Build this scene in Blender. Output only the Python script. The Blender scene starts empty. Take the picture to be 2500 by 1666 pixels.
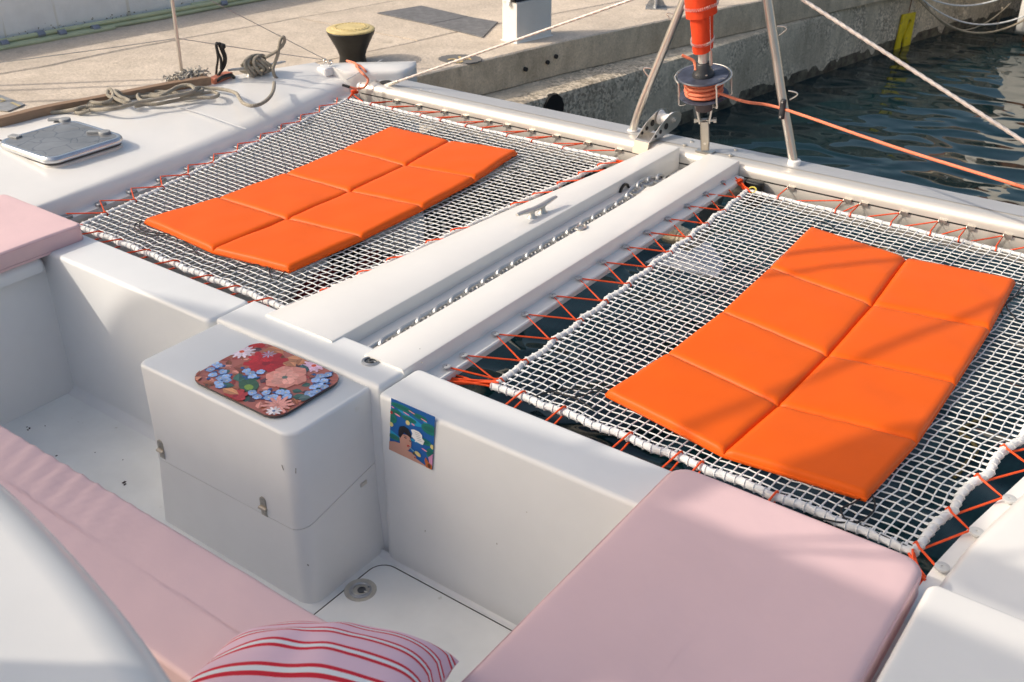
import bpy, math, random
from math import sin, cos, pi, radians, sqrt, atan2
from mathutils import Vector, Matrix, noise as mnoise
random.seed(7)
V = Vector
scene = bpy.context.scene
col = scene.collection

# ------------------------------------------------------------------ camera
CAM_H, PITCH, YAW, FOC = 2.1903, 0.51883, radians(36.2), 2535.0
cam_d = bpy.data.cameras.new('camera')
cam = bpy.data.objects.new('camera', cam_d)
col.objects.link(cam)
cam.location = (0, 0, CAM_H)
cam.rotation_euler = (pi/2 - PITCH, 0, YAW)
cam_d.sensor_width = 36
cam_d.lens = FOC/2500*36
cam_d.clip_start = 0.05
cam_d.clip_end = 2000
cam_d.dof.use_dof = True
cam_d.dof.focus_distance = 4.6
cam_d.dof.aperture_fstop = 5.0
scene.camera = cam

# ------------------------------------------------------------------ sky, sun, exposure
SUN = V((0.714, 0.700, -0.727)).normalized()          # direction the light travels
SUN_EL = math.asin(-SUN.z)
world = bpy.data.worlds.new('World')
scene.world = world
world.use_nodes = True
wn, wl = world.node_tree.nodes, world.node_tree.links
wn.clear()
wo = wn.new('ShaderNodeOutputWorld'); bg = wn.new('ShaderNodeBackground'); sk = wn.new('ShaderNodeTexSky')
sk.sky_type = 'NISHITA'; sk.sun_disc = False
sk.sun_elevation = SUN_EL; sk.sun_rotation = atan2(-SUN.x, -SUN.y)
sk.air_density = 1.3; sk.dust_density = 6.0; sk.ozone_density = 1.0
bg.inputs['Strength'].default_value = 0.15
wl.new(sk.outputs[0], bg.inputs['Color']); wl.new(bg.outputs[0], wo.inputs['Surface'])
sun_d = bpy.data.lights.new('sun', 'SUN'); sun = bpy.data.objects.new('sun', sun_d); col.objects.link(sun)
sun_d.energy = 2.7; sun_d.angle = radians(0.45); sun_d.color = (1.0, 0.9, 0.77)
sun.rotation_euler = SUN.to_track_quat('-Z', 'Y').to_euler()
sun.location = (-20, -20, 25)
scene.view_settings.view_transform = 'Standard'
scene.view_settings.look = 'None'
scene.view_settings.exposure = 0.09
scene.view_settings.gamma = 1
scene.view_settings.use_curve_mapping = False
scene.cycles.max_bounces = 16
scene.cycles.diffuse_bounces = 8

# ------------------------------------------------------------------ survey helpers: photo measurements -> points on known planes
def ray(x, y):
    dx, dy = (x-1250)/FOC, -(y-833)/FOC
    c, s = cos(PITCH), sin(PITCH)
    a, b, z = dx, c+dy*s, -s+dy*c
    return V((cos(YAW)*a-sin(YAW)*b, sin(YAW)*a+cos(YAW)*b, z))
EYE = V((0, 0, CAM_H))
def G(x, y, z=0.0):
    d = ray(x, y); return EYE + d*((z-CAM_H)/d.z)
def GY(x, y, Y):
    d = ray(x, y); return EYE + d*(Y/d.y)
def GX(x, y, X):
    d = ray(x, y); return EYE + d*(X/d.x)
def GP(x, y, p, n):
    d = ray(x, y); n = V(n); return EYE + d*((V(p)-EYE).dot(n)/d.dot(n))
def D(x, y): return x*1.0625, y*1.0625

# ------------------------------------------------------------------ mesh builder
class MB:
    def __init__(s): s.v=[]; s.f=[]; s.uv=[]; s.c=[]; s.fc=[]
    def add(s, vs, fs, uv=None, c=None):
        o=len(s.v); s.v += [V(p) for p in vs]; s.f += [tuple(i+o for i in f) for f in fs]
        s.uv += uv if uv else [(0,0)]*len(vs); s.fc += [c]*len(fs)
        return s
    def box(s, c, d, rz=0, M=None):
        c=V(c); R=M or Matrix.Rotation(rz,3,'Z'); vs=[]
        for x in (-.5,.5):
            for y in (-.5,.5):
                for z in (-.5,.5): vs.append(c+R@V((x*d[0],y*d[1],z*d[2])))
        return s.add(vs,[(0,1,3,2),(4,6,7,5),(0,4,5,1),(2,3,7,6),(0,2,6,4),(1,5,7,3)])
    def loft(s, rings, closed=True, caps=True, uvs=None):
        n=len(rings[0]); vs=[p for r in rings for p in r]; fs=[]
        for i in range(len(rings)-1):
            for j in range(n if closed else n-1):
                k=(j+1)%n; fs.append((i*n+j,i*n+k,(i+1)*n+k,(i+1)*n+j))
        if caps and closed:
            fs.append(tuple(reversed(range(n)))); fs.append(tuple((len(rings)-1)*n+j for j in range(n)))
        return s.add(vs,fs,uvs)
    def tube(s, pts, r, n=8, closed=False, lobes=0, amp=0, pitch=1, flat=1.0):
        pts=[V(p) for p in pts]; m=len(pts)
        rr = r if hasattr(r,'__len__') else [r]*m
        T=[]
        for i in range(m):
            a=pts[(i-1)%m] if (closed or i>0) else pts[i]; b=pts[(i+1)%m] if (closed or i<m-1) else pts[i]
            t=(b-a); T.append(t.normalized() if t.length>1e-9 else V((0,0,1)))
        up=V((0,0,1)) if abs(T[0].z)<.9 else V((1,0,0))
        N=(up-T[0]*up.dot(T[0])).normalized(); rings=[]; uvs=[]; L=0
        for i in range(m):
            if i>0: L+=(pts[i]-pts[i-1]).length
            N=(N-T[i]*N.dot(T[i])); N=N.normalized() if N.length>1e-6 else V((1,0,0)); Bn=T[i].cross(N)
            ring=[]
            for j in range(n):
                th=2*pi*j/n
                q=rr[i]*(1+(amp*cos(lobes*th-2*pi*L/pitch) if lobes else 0))
                ring.append(pts[i]+N*(q*cos(th)*flat)+Bn*(q*sin(th)))
                uvs.append((j/n, L/max(rr[0],1e-6)/6.283))
            rings.append(ring)
        if closed: rings.append(rings[0]); uvs+=uvs[:n]
        return s.loft(rings,True,not closed,uvs)
    def rod(s, a, b, r, n=10): return s.tube([a,b],r,n)
    def lathe(s, prof, c, n=24, M=None):
        c=V(c); M=M or Matrix.Identity(3)
        rings=[[c+M@V((r*cos(2*pi*j/n), r*sin(2*pi*j/n), z)) for j in range(n)] for r,z in prof]
        return s.loft(rings)
    def grid(s, fn, nu, nv, uvfn=None):
        vs=[fn(i/nu,j/nv) for i in range(nu+1) for j in range(nv+1)]
        uv=[(i/nu,j/nv) for i in range(nu+1) for j in range(nv+1)]
        fs=[(i*(nv+1)+j,(i+1)*(nv+1)+j,(i+1)*(nv+1)+j+1,i*(nv+1)+j+1) for i in range(nu) for j in range(nv)]
        return s.add(vs,fs,uv)
    def rblock(s, x0,x1,y0,y1,z0,z1,r=.03,f=.02,nc=6,nf=5,draft=0.0,ztop=None):
        rings=[]
        def rr(ins,z,rad):
            X0,X1,Y0,Y1=x0+ins,x1-ins,y0+ins,y1-ins; rad=max(rad,.001); out=[]
            for cx,cy,a0 in ((X1-rad,Y1-rad,0),(X0+rad,Y1-rad,pi/2),(X0+rad,Y0+rad,pi),(X1-rad,Y0+rad,1.5*pi)):
                for k in range(nc+1):
                    a=a0+pi/2*k/nc; x=cx+rad*cos(a); y=cy+rad*sin(a)
                    out.append(V((x,y,z+(ztop(x,y) if ztop and z>z0+1e-6 else 0))))
            return out
        rings.append(rr(-draft,z0,r+draft)); 
        for k in range(nf+1):
            a=pi/2*k/nf; ins=f*(1-cos(a)); rings.append(rr(ins,z1-f+f*sin(a),max(r-ins,.002)))
        return s.loft(rings)
    def prism(s, poly, z0, z1):
        n=len(poly); vs=[V((p[0],p[1],z0)) for p in poly]+[V((p[0],p[1],z1)) for p in poly]
        fs=[tuple(reversed(range(n))),tuple(range(n,2*n))]+[(i,(i+1)%n,n+(i+1)%n,n+i) for i in range(n)]
        return s.add(vs,fs)
    def build(s, name, mat, parent=None, smooth=40, bevel=0, origin=None, seg=3, subsurf=0):
        if origin is None:
            lo=V([min(p[i] for p in s.v) for i in range(3)]); hi=V([max(p[i] for p in s.v) for i in range(3)])
            origin=(lo+hi)/2
        origin=V(origin)
        me=bpy.data.meshes.new(name)
        me.from_pydata([p-origin for p in s.v],[],s.f)
        uvl=me.uv_layers.new(name='UVMap')
        li=[0]*len(me.loops); me.loops.foreach_get('vertex_index',li)
        flat=[]
        for i in li: flat+=list(s.uv[i])
        uvl.data.foreach_set('uv',flat)
        if any(c is not None for c in s.fc):
            ca=me.color_attributes.new('print','FLOAT_COLOR','CORNER'); k=0; buf=[]
            for fi,p in enumerate(me.polygons):
                c=s.fc[fi] or (1,1,1)
                for _ in range(p.loop_total): buf+=[c[0],c[1],c[2],1.0]
            ca.data.foreach_set('color',buf)
        me.update()
        if smooth:
            me.polygons.foreach_set('use_smooth',[True]*len(me.polygons))
            if smooth<180: me.set_sharp_from_angle(angle=radians(smooth))
        o=bpy.data.objects.new(name,me); s.last=o.name; link(o,origin,parent)
        for m_ in (mat if isinstance(mat,(list,tuple)) else [mat]): me.materials.append(m_)
        if bevel:
            b=o.modifiers.new('bevel','BEVEL'); b.width=bevel; b.segments=seg; b.limit_method='ANGLE'; b.angle_limit=radians(40); b.harden_normals=False
        if subsurf:
            b=o.modifiers.new('sub','SUBSURF'); b.levels=subsurf; b.render_levels=subsurf
        return o
WL={}
def link(o, loc, parent=None):
    col.objects.link(o); loc=V(loc); WL[o.name]=loc
    if parent: o.parent=parent; o.location=loc-WL[parent.name]
    else: o.location=loc
def inst(src, name, loc, parent=None, rot=None):
    o=src.copy(); o.name=name; col.objects.link(o); WL[o.name]=V(loc)
    o.parent=parent; o.location=V(loc)-(WL[parent.name] if parent else V((0,0,0)))
    if rot is not None: o.rotation_euler=rot
    return o
def tag(o,label,cat,group=None):
    o['label']=label; o['category']=cat
    if group: o['group']=group
    return o
def thing(name,loc,label,cat,group=None):
    o=bpy.data.objects.new(name,None); o.empty_display_size=.1; link(o,loc); return tag(o,label,cat,group)
def structure(o): o['kind']='structure'; return o
def stuff(o): o['kind']='stuff'; return o
def spline(P, n=8, closed=False):
    P=[V(p) for p in P]; m=len(P); out=[]
    for i in range(m if closed else m-1):
        g=lambda k: P[k%m] if closed else P[max(0,min(m-1,k))]
        a,b,c,d=g(i-1),g(i),g(i+1),g(i+2)
        for k in range(n):
            t=k/n; out.append(.5*((2*b)+(c-a)*t+(2*a-5*b+4*c-d)*t*t+(3*b-a-3*c+d)*t**3))
    if not closed: out.append(P[-1])
    return out
def lerp(a,b,t): return a+(b-a)*t
def sag(a,b,s,n=16):
    a,b=V(a),V(b); return [a.lerp(b,i/n)-V((0,0,s*4*(i/n)*(1-i/n))) for i in range(n+1)]
def resample(pts, step):
    pts=[V(p) for p in pts]; out=[pts[0]]; acc=0
    for i in range(1,len(pts)):
        a,b=pts[i-1],pts[i]; L=(b-a).length
        if L<1e-9: continue
        d=step-acc
        while d<=L: out.append(a.lerp(b,d/L)); d+=step
        acc=L-(d-step)
    return out

# ------------------------------------------------------------------ materials
def mat(name,color,rough=.5,metal=0,var=.08,vscale=6,bump=0,bscale=40,spec=.5,coat=0,detail=4,dark=None,spots=None,bdist=.01):
    m=bpy.data.materials.new(name); m.use_nodes=True; nt=m.node_tree; N=nt.nodes; L=nt.links
    p=N['Principled BSDF']; p.inputs['Roughness'].default_value=rough; p.inputs['Metallic'].default_value=metal
    p.inputs['Specular IOR Level'].default_value=spec; p.inputs['Coat Weight'].default_value=coat
    tc=N.new('ShaderNodeTexCoord')
    no=N.new('ShaderNodeTexNoise'); no.inputs['Scale'].default_value=vscale; no.inputs['Detail'].default_value=detail; no.inputs['Roughness'].default_value=.6
    L.new(tc.outputs['Object'],no.inputs['Vector'])
    cr=N.new('ShaderNodeValToRGB'); d=dark or [c*(1-2*var) for c in color]; h=[min(1,c*(1+var)) for c in color]
    cr.color_ramp.elements[0].position=.3; cr.color_ramp.elements[1].position=.7
    cr.color_ramp.elements[0].color=(*d,1); cr.color_ramp.elements[1].color=(*h,1)
    L.new(no.outputs['Fac'],cr.inputs['Fac']); out=cr.outputs['Color']
    if spots:   # (scale, threshold, colour): sparse stains / specks
        for sc_,th,cl in spots:
            n2=N.new('ShaderNodeTexNoise'); n2.inputs['Scale'].default_value=sc_; n2.inputs['Detail'].default_value=5; n2.inputs['Roughness'].default_value=.65
            L.new(tc.outputs['Object'],n2.inputs['Vector'])
            r2=N.new('ShaderNodeValToRGB'); r2.color_ramp.elements[0].position=th; r2.color_ramp.elements[1].position=min(1,th+.05)
            r2.color_ramp.elements[0].color=(0,0,0,1); r2.color_ramp.elements[1].color=(1,1,1,1)
            L.new(n2.outputs['Fac'],r2.inputs['Fac'])
            mx=N.new('ShaderNodeMixRGB'); mx.inputs['Color2'].default_value=(*cl,1); L.new(r2.outputs['Color'],mx.inputs['Fac']); L.new(out,mx.inputs['Color1']); out=mx.outputs['Color']
    L.new(out,p.inputs['Base Color'])
    if bump:
        nb=N.new('ShaderNodeTexNoise'); nb.inputs['Scale'].default_value=bscale; nb.inputs['Detail'].default_value=6
        L.new(tc.outputs['Object'],nb.inputs['Vector'])
        b=N.new('ShaderNodeBump'); b.inputs['Strength'].default_value=bump; b.inputs['Distance'].default_value=bdist
        L.new(nb.outputs['Fac'],b.inputs['Height']); L.new(b.outputs['Normal'],p.inputs['Normal'])
    return m
def nodes(m): return m.node_tree.nodes, m.node_tree.links, m.node_tree.nodes['Principled BSDF']

GEL=mat('gelcoat',(.80,.785,.755),.24,var=.02,vscale=2.5,bump=.04,bscale=300,spots=[(9,.735,(.62,.58,.50)),(50,.775,(.48,.45,.39))],bdist=.002)
GELIN=mat('gelcoat_cockpit',(.765,.775,.775),.38,var=.025,vscale=2.0,bump=.05,bscale=250,spots=[(5,.68,(.72,.72,.69)),(55,.765,(.40,.39,.36))],bdist=.002)
SOLE=mat('cockpit_sole_paint',(.83,.85,.835),.5,var=.04,vscale=3,bump=.25,bscale=420,spots=[(7,.66,(.60,.61,.56)),(38,.745,(.25,.24,.22))],bdist=.002)
PINK=mat('pink_vinyl',(.755,.53,.54),.45,var=.03,vscale=1.6,bump=.35,bscale=5.5,spec=.35,bdist=.012)
PINKSEAM=mat('pink_seam',(.69,.465,.48),.5)
ORANGE=mat('orange_vinyl',(.81,.118,.007),.46,var=.02,vscale=5,bump=.3,bscale=8,spec=.2,bdist=.004)
REDORANGE=mat('furled_sailcloth',(.80,.060,.008),.7,var=.05,vscale=9,bump=.3,bscale=60,bdist=.004)
WHITEROPE=mat('white_polyester',(.78,.78,.77),.75,var=.06,vscale=30,bump=.4,bscale=400,bdist=.002)
STRAND=mat('white_net_cord',(.80,.80,.79),.7,var=.05,vscale=40)
CORD=mat('orange_lashing_cord',(.84,.085,.010),.6,var=.08,vscale=60)
SALMON=mat('salmon_furling_line',(.80,.24,.13),.7,var=.08,vscale=80,bump=.4,bscale=500,bdist=.002)
BLACKCORD=mat('black_cord',(.012,.012,.013),.6,var=.1)
ALU=mat('anodised_aluminium',(.72,.69,.64),.38,metal=.40,var=.03,vscale=3,bump=.02,bscale=200)
ALUDECK=mat('anodised_aluminium_top',(.60,.60,.60),.5,metal=.5,var=.04,vscale=2)
STEEL=mat('stainless_steel',(.72,.68,.62),.34,metal=.9,var=.06,vscale=5)
GALV=mat('galvanised_steel',(.46,.47,.48),.42,metal=.75,var=.15,vscale=40,bump=.3,bscale=120,bdist=.002)
BUTTON=mat('grey_nylon_button',(.42,.43,.44),.5,var=.05)
PLASTICW=mat('white_nylon',(.82,.81,.80),.35,var=.02)
DARKPLASTIC=mat('dark_plastic',(.035,.038,.045),.4,var=.2,vscale=20)
NAVYPLASTIC=mat('weathered_navy_plastic',(.055,.065,.10),.45,var=.3,vscale=14,spots=[(12,.62,(.16,.16,.18)),(50,.70,(.30,.29,.28))])
TEAK=None
BLACKPAINT=mat('black_paint',(.008,.009,.009),.45,var=.3,vscale=12,bump=.2,bscale=30)
YELLOW=mat('worn_yellow_paint',(.66,.53,.25),.6,var=.10,vscale=8,bump=.3,bscale=60,spots=[(20,.66,(.40,.30,.13))])
YELLOWP=mat('bright_yellow_paint',(.85,.66,.02),.5,var=.1,vscale=9,spots=[(16,.62,(.36,.30,.12))])
RUSTWHITE=mat('pedestal_white_paint',(.78,.77,.74),.45,var=.03,vscale=5,spots=[(14,.70,(.50,.42,.33))])
NAVY=mat('navy_panel',(.012,.022,.05),.4,var=.1)
GAP=mat('dark_gap',(.03,.03,.03),.9,var=.1)
RUSTLINE=mat('rusty_sealant',(.33,.25,.16),.8,var=.2,vscale=30)
SEAL=mat('grey_lens_seal',(.05,.05,.055),.5)
TAN=mat('tan_rope',(.44,.37,.27),.85,var=.12,vscale=40,bump=.5,bscale=250,bdist=.003)
FRAY=mat('frayed_rope',(.46,.43,.38),.9,var=.2,vscale=60)
PIPE=mat('pale_green_conduit',(.50,.55,.36),.5,var=.08,vscale=4)
TAPE=mat('grey_tape',(.22,.25,.32),.45,var=.1)
REDPAINT=mat('dark_red_hull_graphic',(.16,.010,.012),.5,var=.1)
ANTIFOUL=mat('brown_antifouling',(.14,.055,.02),.7,var=.3,vscale=10)
CREAM=mat('cream_rope_wrap',(.72,.63,.47),.7,var=.1,vscale=14)
HULLGREY=mat('hull_topside',(.74,.74,.72),.4,var=.04)

def braided(name,base,n_around=10,k=1.6,depth=.6):
    m=mat(name,base,.85,var=.1,vscale=30); N,L,p=nodes(m)
    uv=N.new('ShaderNodeUVMap'); sp=N.new('ShaderNodeSeparateXYZ'); L.new(uv.outputs[0],sp.inputs[0])
    def wave(sgn):
        a=N.new('ShaderNodeMath'); a.operation='MULTIPLY'; a.inputs[1].default_value=2*pi*n_around*.5*sgn; L.new(sp.outputs['X'],a.inputs[0])
        b=N.new('ShaderNodeMath'); b.operation='MULTIPLY_ADD'; b.inputs[1].default_value=2*pi*k*2; L.new(sp.outputs['Y'],b.inputs[0]); L.new(a.outputs[0],b.inputs[2])
        s_=N.new('ShaderNodeMath'); s_.operation='SINE'; L.new(b.outputs[0],s_.inputs[0]); return s_
    w1,w2=wave(1),wave(-1)
    mu=N.new('ShaderNodeMath'); mu.operation='MULTIPLY'; L.new(w1.outputs[0],mu.inputs[0]); L.new(w2.outputs[0],mu.inputs[1])
    bu=N.new('ShaderNodeBump'); bu.inputs['Strength'].default_value=depth; bu.inputs['Distance'].default_value=.003
    L.new(mu.outputs[0],bu.inputs['Height']); L.new(bu.outputs['Normal'],p.inputs['Normal'])
    return m
MOOR=braided('grey_braided_rope',(.36,.325,.265))

# teak with grain along Y
TEAK=mat('weathered_teak',(.30,.195,.125),.65,var=.12,vscale=8); 
N_,L_,p_=nodes(TEAK)
for n in N_:
    if n.type=='TEX_NOISE':
        mp=N_.new('ShaderNodeMapping'); mp.inputs['Scale'].default_value=(9,.5,9)
        tc_=[q for q in N_ if q.type=='TEX_COORD'][0]; L_.new(tc_.outputs['Object'],mp.inputs[0]); L_.new(mp.outputs[0],n.inputs['Vector'])

# clear dark hatch lens with wavy reflection lines painted into its base colour
LENS=mat('smoked_acrylic',(.19,.195,.205),.05,var=.18,vscale=3,spec=.6)
N_,L_,p_=nodes(LENS)
vo=N_.new('ShaderNodeTexVoronoi'); vo.feature='DISTANCE_TO_EDGE'; vo.inputs['Scale'].default_value=8
tc_=[q for q in N_ if q.type=='TEX_COORD'][0]
nz=N_.new('ShaderNodeTexNoise'); nz.inputs['Scale'].default_value=5; L_.new(tc_.outputs['Object'],nz.inputs['Vector'])
ad=N_.new('ShaderNodeMixRGB'); ad.blend_type='ADD'; ad.inputs['Fac'].default_value=.15; L_.new(tc_.outputs['Object'],ad.inputs['Color1']); L_.new(nz.outputs['Color'],ad.inputs['Color2'])
L_.new(ad.outputs[0],vo.inputs['Vector'])
rmp=N_.new('ShaderNodeValToRGB'); rmp.color_ramp.elements[0].position=.008; rmp.color_ramp.elements[1].position=.04
rmp.color_ramp.elements[0].color=(.60,.61,.65,1); rmp.color_ramp.elements[1].color=(1,1,1,1)
L_.new(vo.outputs['Distance'],rmp.inputs['Fac'])
src=p_.inputs['Base Color'].links[0].from_socket
mm=N_.new('ShaderNodeMixRGB'); mm.blend_type='MULTIPLY'; mm.inputs['Fac'].default_value=1; L_.new(src,mm.inputs['Color1']); L_.new(rmp.outputs[0],mm.inputs['Color2']); L_.new(mm.outputs[0],p_.inputs['Base Color'])

def concrete(name,a,b,streak=0.0,agg=0.0,pit=.5):
    m=mat(name,a,.92,var=.06,vscale=1.3,detail=9,dark=b,spots=[(5,.63,[c*.80 for c in a]),(34,.68,[c*.60 for c in a])])
    N,L,p=nodes(m); tc=[q for q in N if q.type=='TEX_COORD'][0]; src=p.inputs['Base Color'].links[0].from_socket
    def mul(src,fac,lo,hi,f=1.0):
        r=N.new('ShaderNodeValToRGB'); r.color_ramp.elements[0].position=.3; r.color_ramp.elements[1].position=.7
        r.color_ramp.elements[0].color=(*lo,1); r.color_ramp.elements[1].color=(*hi,1); L.new(fac,r.inputs['Fac'])
        mx=N.new('ShaderNodeMixRGB'); mx.blend_type='MULTIPLY'; mx.inputs['Fac'].default_value=f; L.new(src,mx.inputs['Color1']); L.new(r.outputs[0],mx.inputs['Color2']); return mx.outputs['Color']
    def noi(sc,det,rough=.65,vec=None,dist=0):
        n=N.new('ShaderNodeTexNoise'); n.inputs['Scale'].default_value=sc; n.inputs['Detail'].default_value=det; n.inputs['Roughness'].default_value=rough; n.inputs['Distortion'].default_value=dist
        L.new(vec or tc.outputs['Object'],n.inputs['Vector']); return n.outputs['Fac']
    src=mul(src,noi(4.2,8,.7,None,.6),(.80,.79,.76),(1.05,1.04,1.03))
    src=mul(src,noi(48,5,.75),(.74,.73,.71),(1.16,1.15,1.13))
    vo=N.new('ShaderNodeTexVoronoi'); vo.inputs['Scale'].default_value=30; L.new(tc.outputs['Object'],vo.inputs['Vector'])
    r=N.new('ShaderNodeValToRGB'); r.color_ramp.elements[0].position=.07; r.color_ramp.elements[1].position=.16; r.color_ramp.elements[0].color=(1-pit,1-pit,1-pit,1); L.new(vo.outputs['Distance'],r.inputs['Fac'])
    mx=N.new('ShaderNodeMixRGB'); mx.blend_type='MULTIPLY'; mx.inputs['Fac'].default_value=.8; L.new(src,mx.inputs['Color1']); L.new(r.outputs[0],mx.inputs['Color2']); src=mx.outputs['Color']
    if agg:
        va=N.new('ShaderNodeTexVoronoi'); va.inputs['Scale'].default_value=42; L.new(tc.outputs['Object'],va.inputs['Vector'])
        sx=N.new('ShaderNodeSeparateXYZ'); L.new(va.outputs['Color'],sx.inputs[0])
        big=N.new('ShaderNodeValToRGB'); big.color_ramp.elements[0].position=.42; big.color_ramp.elements[1].position=.58; L.new(noi(2.2,4),big.inputs['Fac'])
        s2=mul(src,sx.outputs['X'],(.62,.62,.63),(1.30,1.30,1.32))
        mm=N.new('ShaderNodeMixRGB'); L.new(big.outputs[0],mm.inputs['Fac']); L.new(src,mm.inputs['Color1']); L.new(s2,mm.inputs['Color2']); src=mm.outputs['Color']
    if streak:
        mp=N.new('ShaderNodeMapping'); mp.inputs['Scale'].default_value=(3.2,3.2,.7); L.new(tc.outputs['Object'],mp.inputs[0])
        src=mul(src,noi(1.7,6,.6,mp.outputs[0],.8),(.52,.49,.44),(1.04,1.03,1.0),streak)
    L.new(src,p.inputs['Base Color'])
    nb=N.new('ShaderNodeTexNoise'); nb.inputs['Scale'].default_value=60; nb.inputs['Detail'].default_value=8; L.new(tc.outputs['Object'],nb.inputs['Vector'])
    mx=N.new('ShaderNodeMath'); mx.operation='ADD'; L.new(nb.outputs['Fac'],mx.inputs[0]); L.new(vo.outputs['Distance'],mx.inputs[1])
    bu=N.new('ShaderNodeBump'); bu.inputs['Strength'].default_value=.5; bu.inputs['Distance'].default_value=.006
    L.new(mx.outputs[0],bu.inputs['Height']); L.new(bu.outputs['Normal'],p.inputs['Normal'])
    return m
CONC=concrete('quay_concrete',(.68,.595,.505),(.56,.49,.42),0,0,.35)
CONCFACE=concrete('quay_face_concrete',(.86,.735,.58),(.66,.555,.43),.6,0,.55)
CONCLOW=concrete('lower_quay_concrete',(.84,.75,.61),(.60,.53,.43),.6,1,.55)
ASPH=mat('dark_steel_plate',(.17,.17,.175),.75,var=.15,vscale=12,bump=.5,bscale=70,spots=[(16,.66,(.30,.27,.23))])
STUCCO=mat('white_stucco',(.74,.76,.78),.9,var=.05,vscale=3,bump=.5,bscale=45,spots=[(30,.70,(.36,.35,.33))],bdist=.01)
N_,L_,p_=nodes(STUCCO)   # rust-yellow run marks down the wall
src=p_.inputs['Base Color'].links[0].from_socket; tc_=[q for q in N_ if q.type=='TEX_COORD'][0]
mp=N_.new('ShaderNodeMapping'); mp.inputs['Scale'].default_value=(7,7,.35); L_.new(tc_.outputs['Object'],mp.inputs[0])
ns=N_.new('ShaderNodeTexNoise'); ns.inputs['Scale'].default_value=1.7; ns.inputs['Detail'].default_value=4; L_.new(mp.outputs[0],ns.inputs['Vector'])
r_=N_.new('ShaderNodeValToRGB'); r_.color_ramp.elements[0].position=.64; r_.color_ramp.elements[1].position=.70; r_.color_ramp.elements[0].color=(0,0,0,1); r_.color_ramp.elements[1].color=(.55,.55,.55,1)
L_.new(ns.outputs['Fac'],r_.inputs['Fac']); mx_=N_.new('ShaderNodeMixRGB'); mx_.inputs['Color2'].default_value=(.42,.36,.18,1)
L_.new(r_.outputs[0],mx_.inputs['Fac']); L_.new(src,mx_.inputs['Color1']); L_.new(mx_.outputs[0],p_.inputs['Base Color'])

PRINT=bpy.data.materials.new('printed_melamine'); PRINT.use_nodes=True
N_,L_,p_=nodes(PRINT); va=N_.new('ShaderNodeVertexColor'); va.layer_name='print'; L_.new(va.outputs['Color'],p_.inputs['Base Color']); p_.inputs['Roughness'].default_value=.3
STICK=bpy.data.materials.new('printed_paper'); STICK.use_nodes=True
N_,L_,p_=nodes(STICK); va=N_.new('ShaderNodeVertexColor'); va.layer_name='print'; L_.new(va.outputs['Color'],p_.inputs['Base Color']); p_.inputs['Roughness'].default_value=.55

STRIPE=mat('striped_cotton',(.72,.44,.52),.85,var=.03,vscale=10,bump=.3,bscale=250,bdist=.002)
N_,L_,p_=nodes(STRIPE); src=p_.inputs['Base Color'].links[0].from_socket
uv=N_.new('ShaderNodeUVMap'); sp=N_.new('ShaderNodeSeparateXYZ'); L_.new(uv.outputs[0],sp.inputs[0])
mlt=N_.new('ShaderNodeMath'); mlt.operation='MULTIPLY'; mlt.inputs[1].default_value=5.2; L_.new(sp.outputs['Y'],mlt.inputs[0])
fr=N_.new('ShaderNodeMath'); fr.operation='FRACT'; L_.new(mlt.outputs[0],fr.inputs[0])
cr=N_.new('ShaderNodeValToRGB'); cr.color_ramp.interpolation='CONSTANT'
els=cr.color_ramp.elements; els[0].position=0; els[0].color=(.82,.56,.65,1); els[1].position=.52; els[1].color=(.66,.018,.04,1)
e=els.new(.66); e.color=(.80,.80,.82,1); e=els.new(.82); e.color=(.66,.018,.04,1); e=els.new(.945); e.color=(.82,.56,.65,1)
L_.new(fr.outputs[0],cr.inputs['Fac']); L_.new(cr.outputs[0],p_.inputs['Base Color'])

WATER=bpy.data.materials.new('harbour_water'); WATER.use_nodes=True
N_,L_,p_=nodes(WATER); p_.inputs['Base Color'].default_value=(.0035,.019,.024,1); p_.inputs['Roughness'].default_value=.02; p_.inputs['IOR'].default_value=1.34
tc_=N_.new('ShaderNodeTexCoord'); mp=N_.new('ShaderNodeMapping'); mp.inputs['Rotation'].default_value=(0,0,radians(-36)); mp.inputs['Scale'].default_value=(.8,1.15,1); L_.new(tc_.outputs['Object'],mp.inputs[0])
n1=N_.new('ShaderNodeTexNoise'); n1.inputs['Scale'].default_value=2.3; n1.inputs['Detail'].default_value=.6; n1.inputs['Distortion'].default_value=.35; L_.new(mp.outputs[0],n1.inputs['Vector'])
n2=N_.new('ShaderNodeTexNoise'); n2.inputs['Scale'].default_value=.5; n2.inputs['Detail'].default_value=1; L_.new(mp.outputs[0],n2.inputs['Vector'])
ml=N_.new('ShaderNodeMath'); ml.operation='MULTIPLY_ADD'; ml.inputs[1].default_value=1.6; L_.new(n2.outputs['Fac'],ml.inputs[0]); L_.new(n1.outputs['Fac'],ml.inputs[2])
bu=N_.new('ShaderNodeBump'); bu.inputs['Strength'].default_value=1; bu.inputs['Distance'].default_value=.085; L_.new(ml.outputs[0],bu.inputs['Height']); L_.new(bu.outputs['Normal'],p_.inputs['Normal'])

# ================================================================== SETTING: water, quay
WZ=-1.3; Q=-.25; TR=Q-.32
mb=MB(); mb.add([(-400,-400,WZ),(400,-400,WZ),(400,400,WZ),(-400,400,WZ)],[(0,1,2,3)])
structure(mb.build('water',WATER,smooth=0,origin=(0,0,WZ)))

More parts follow.
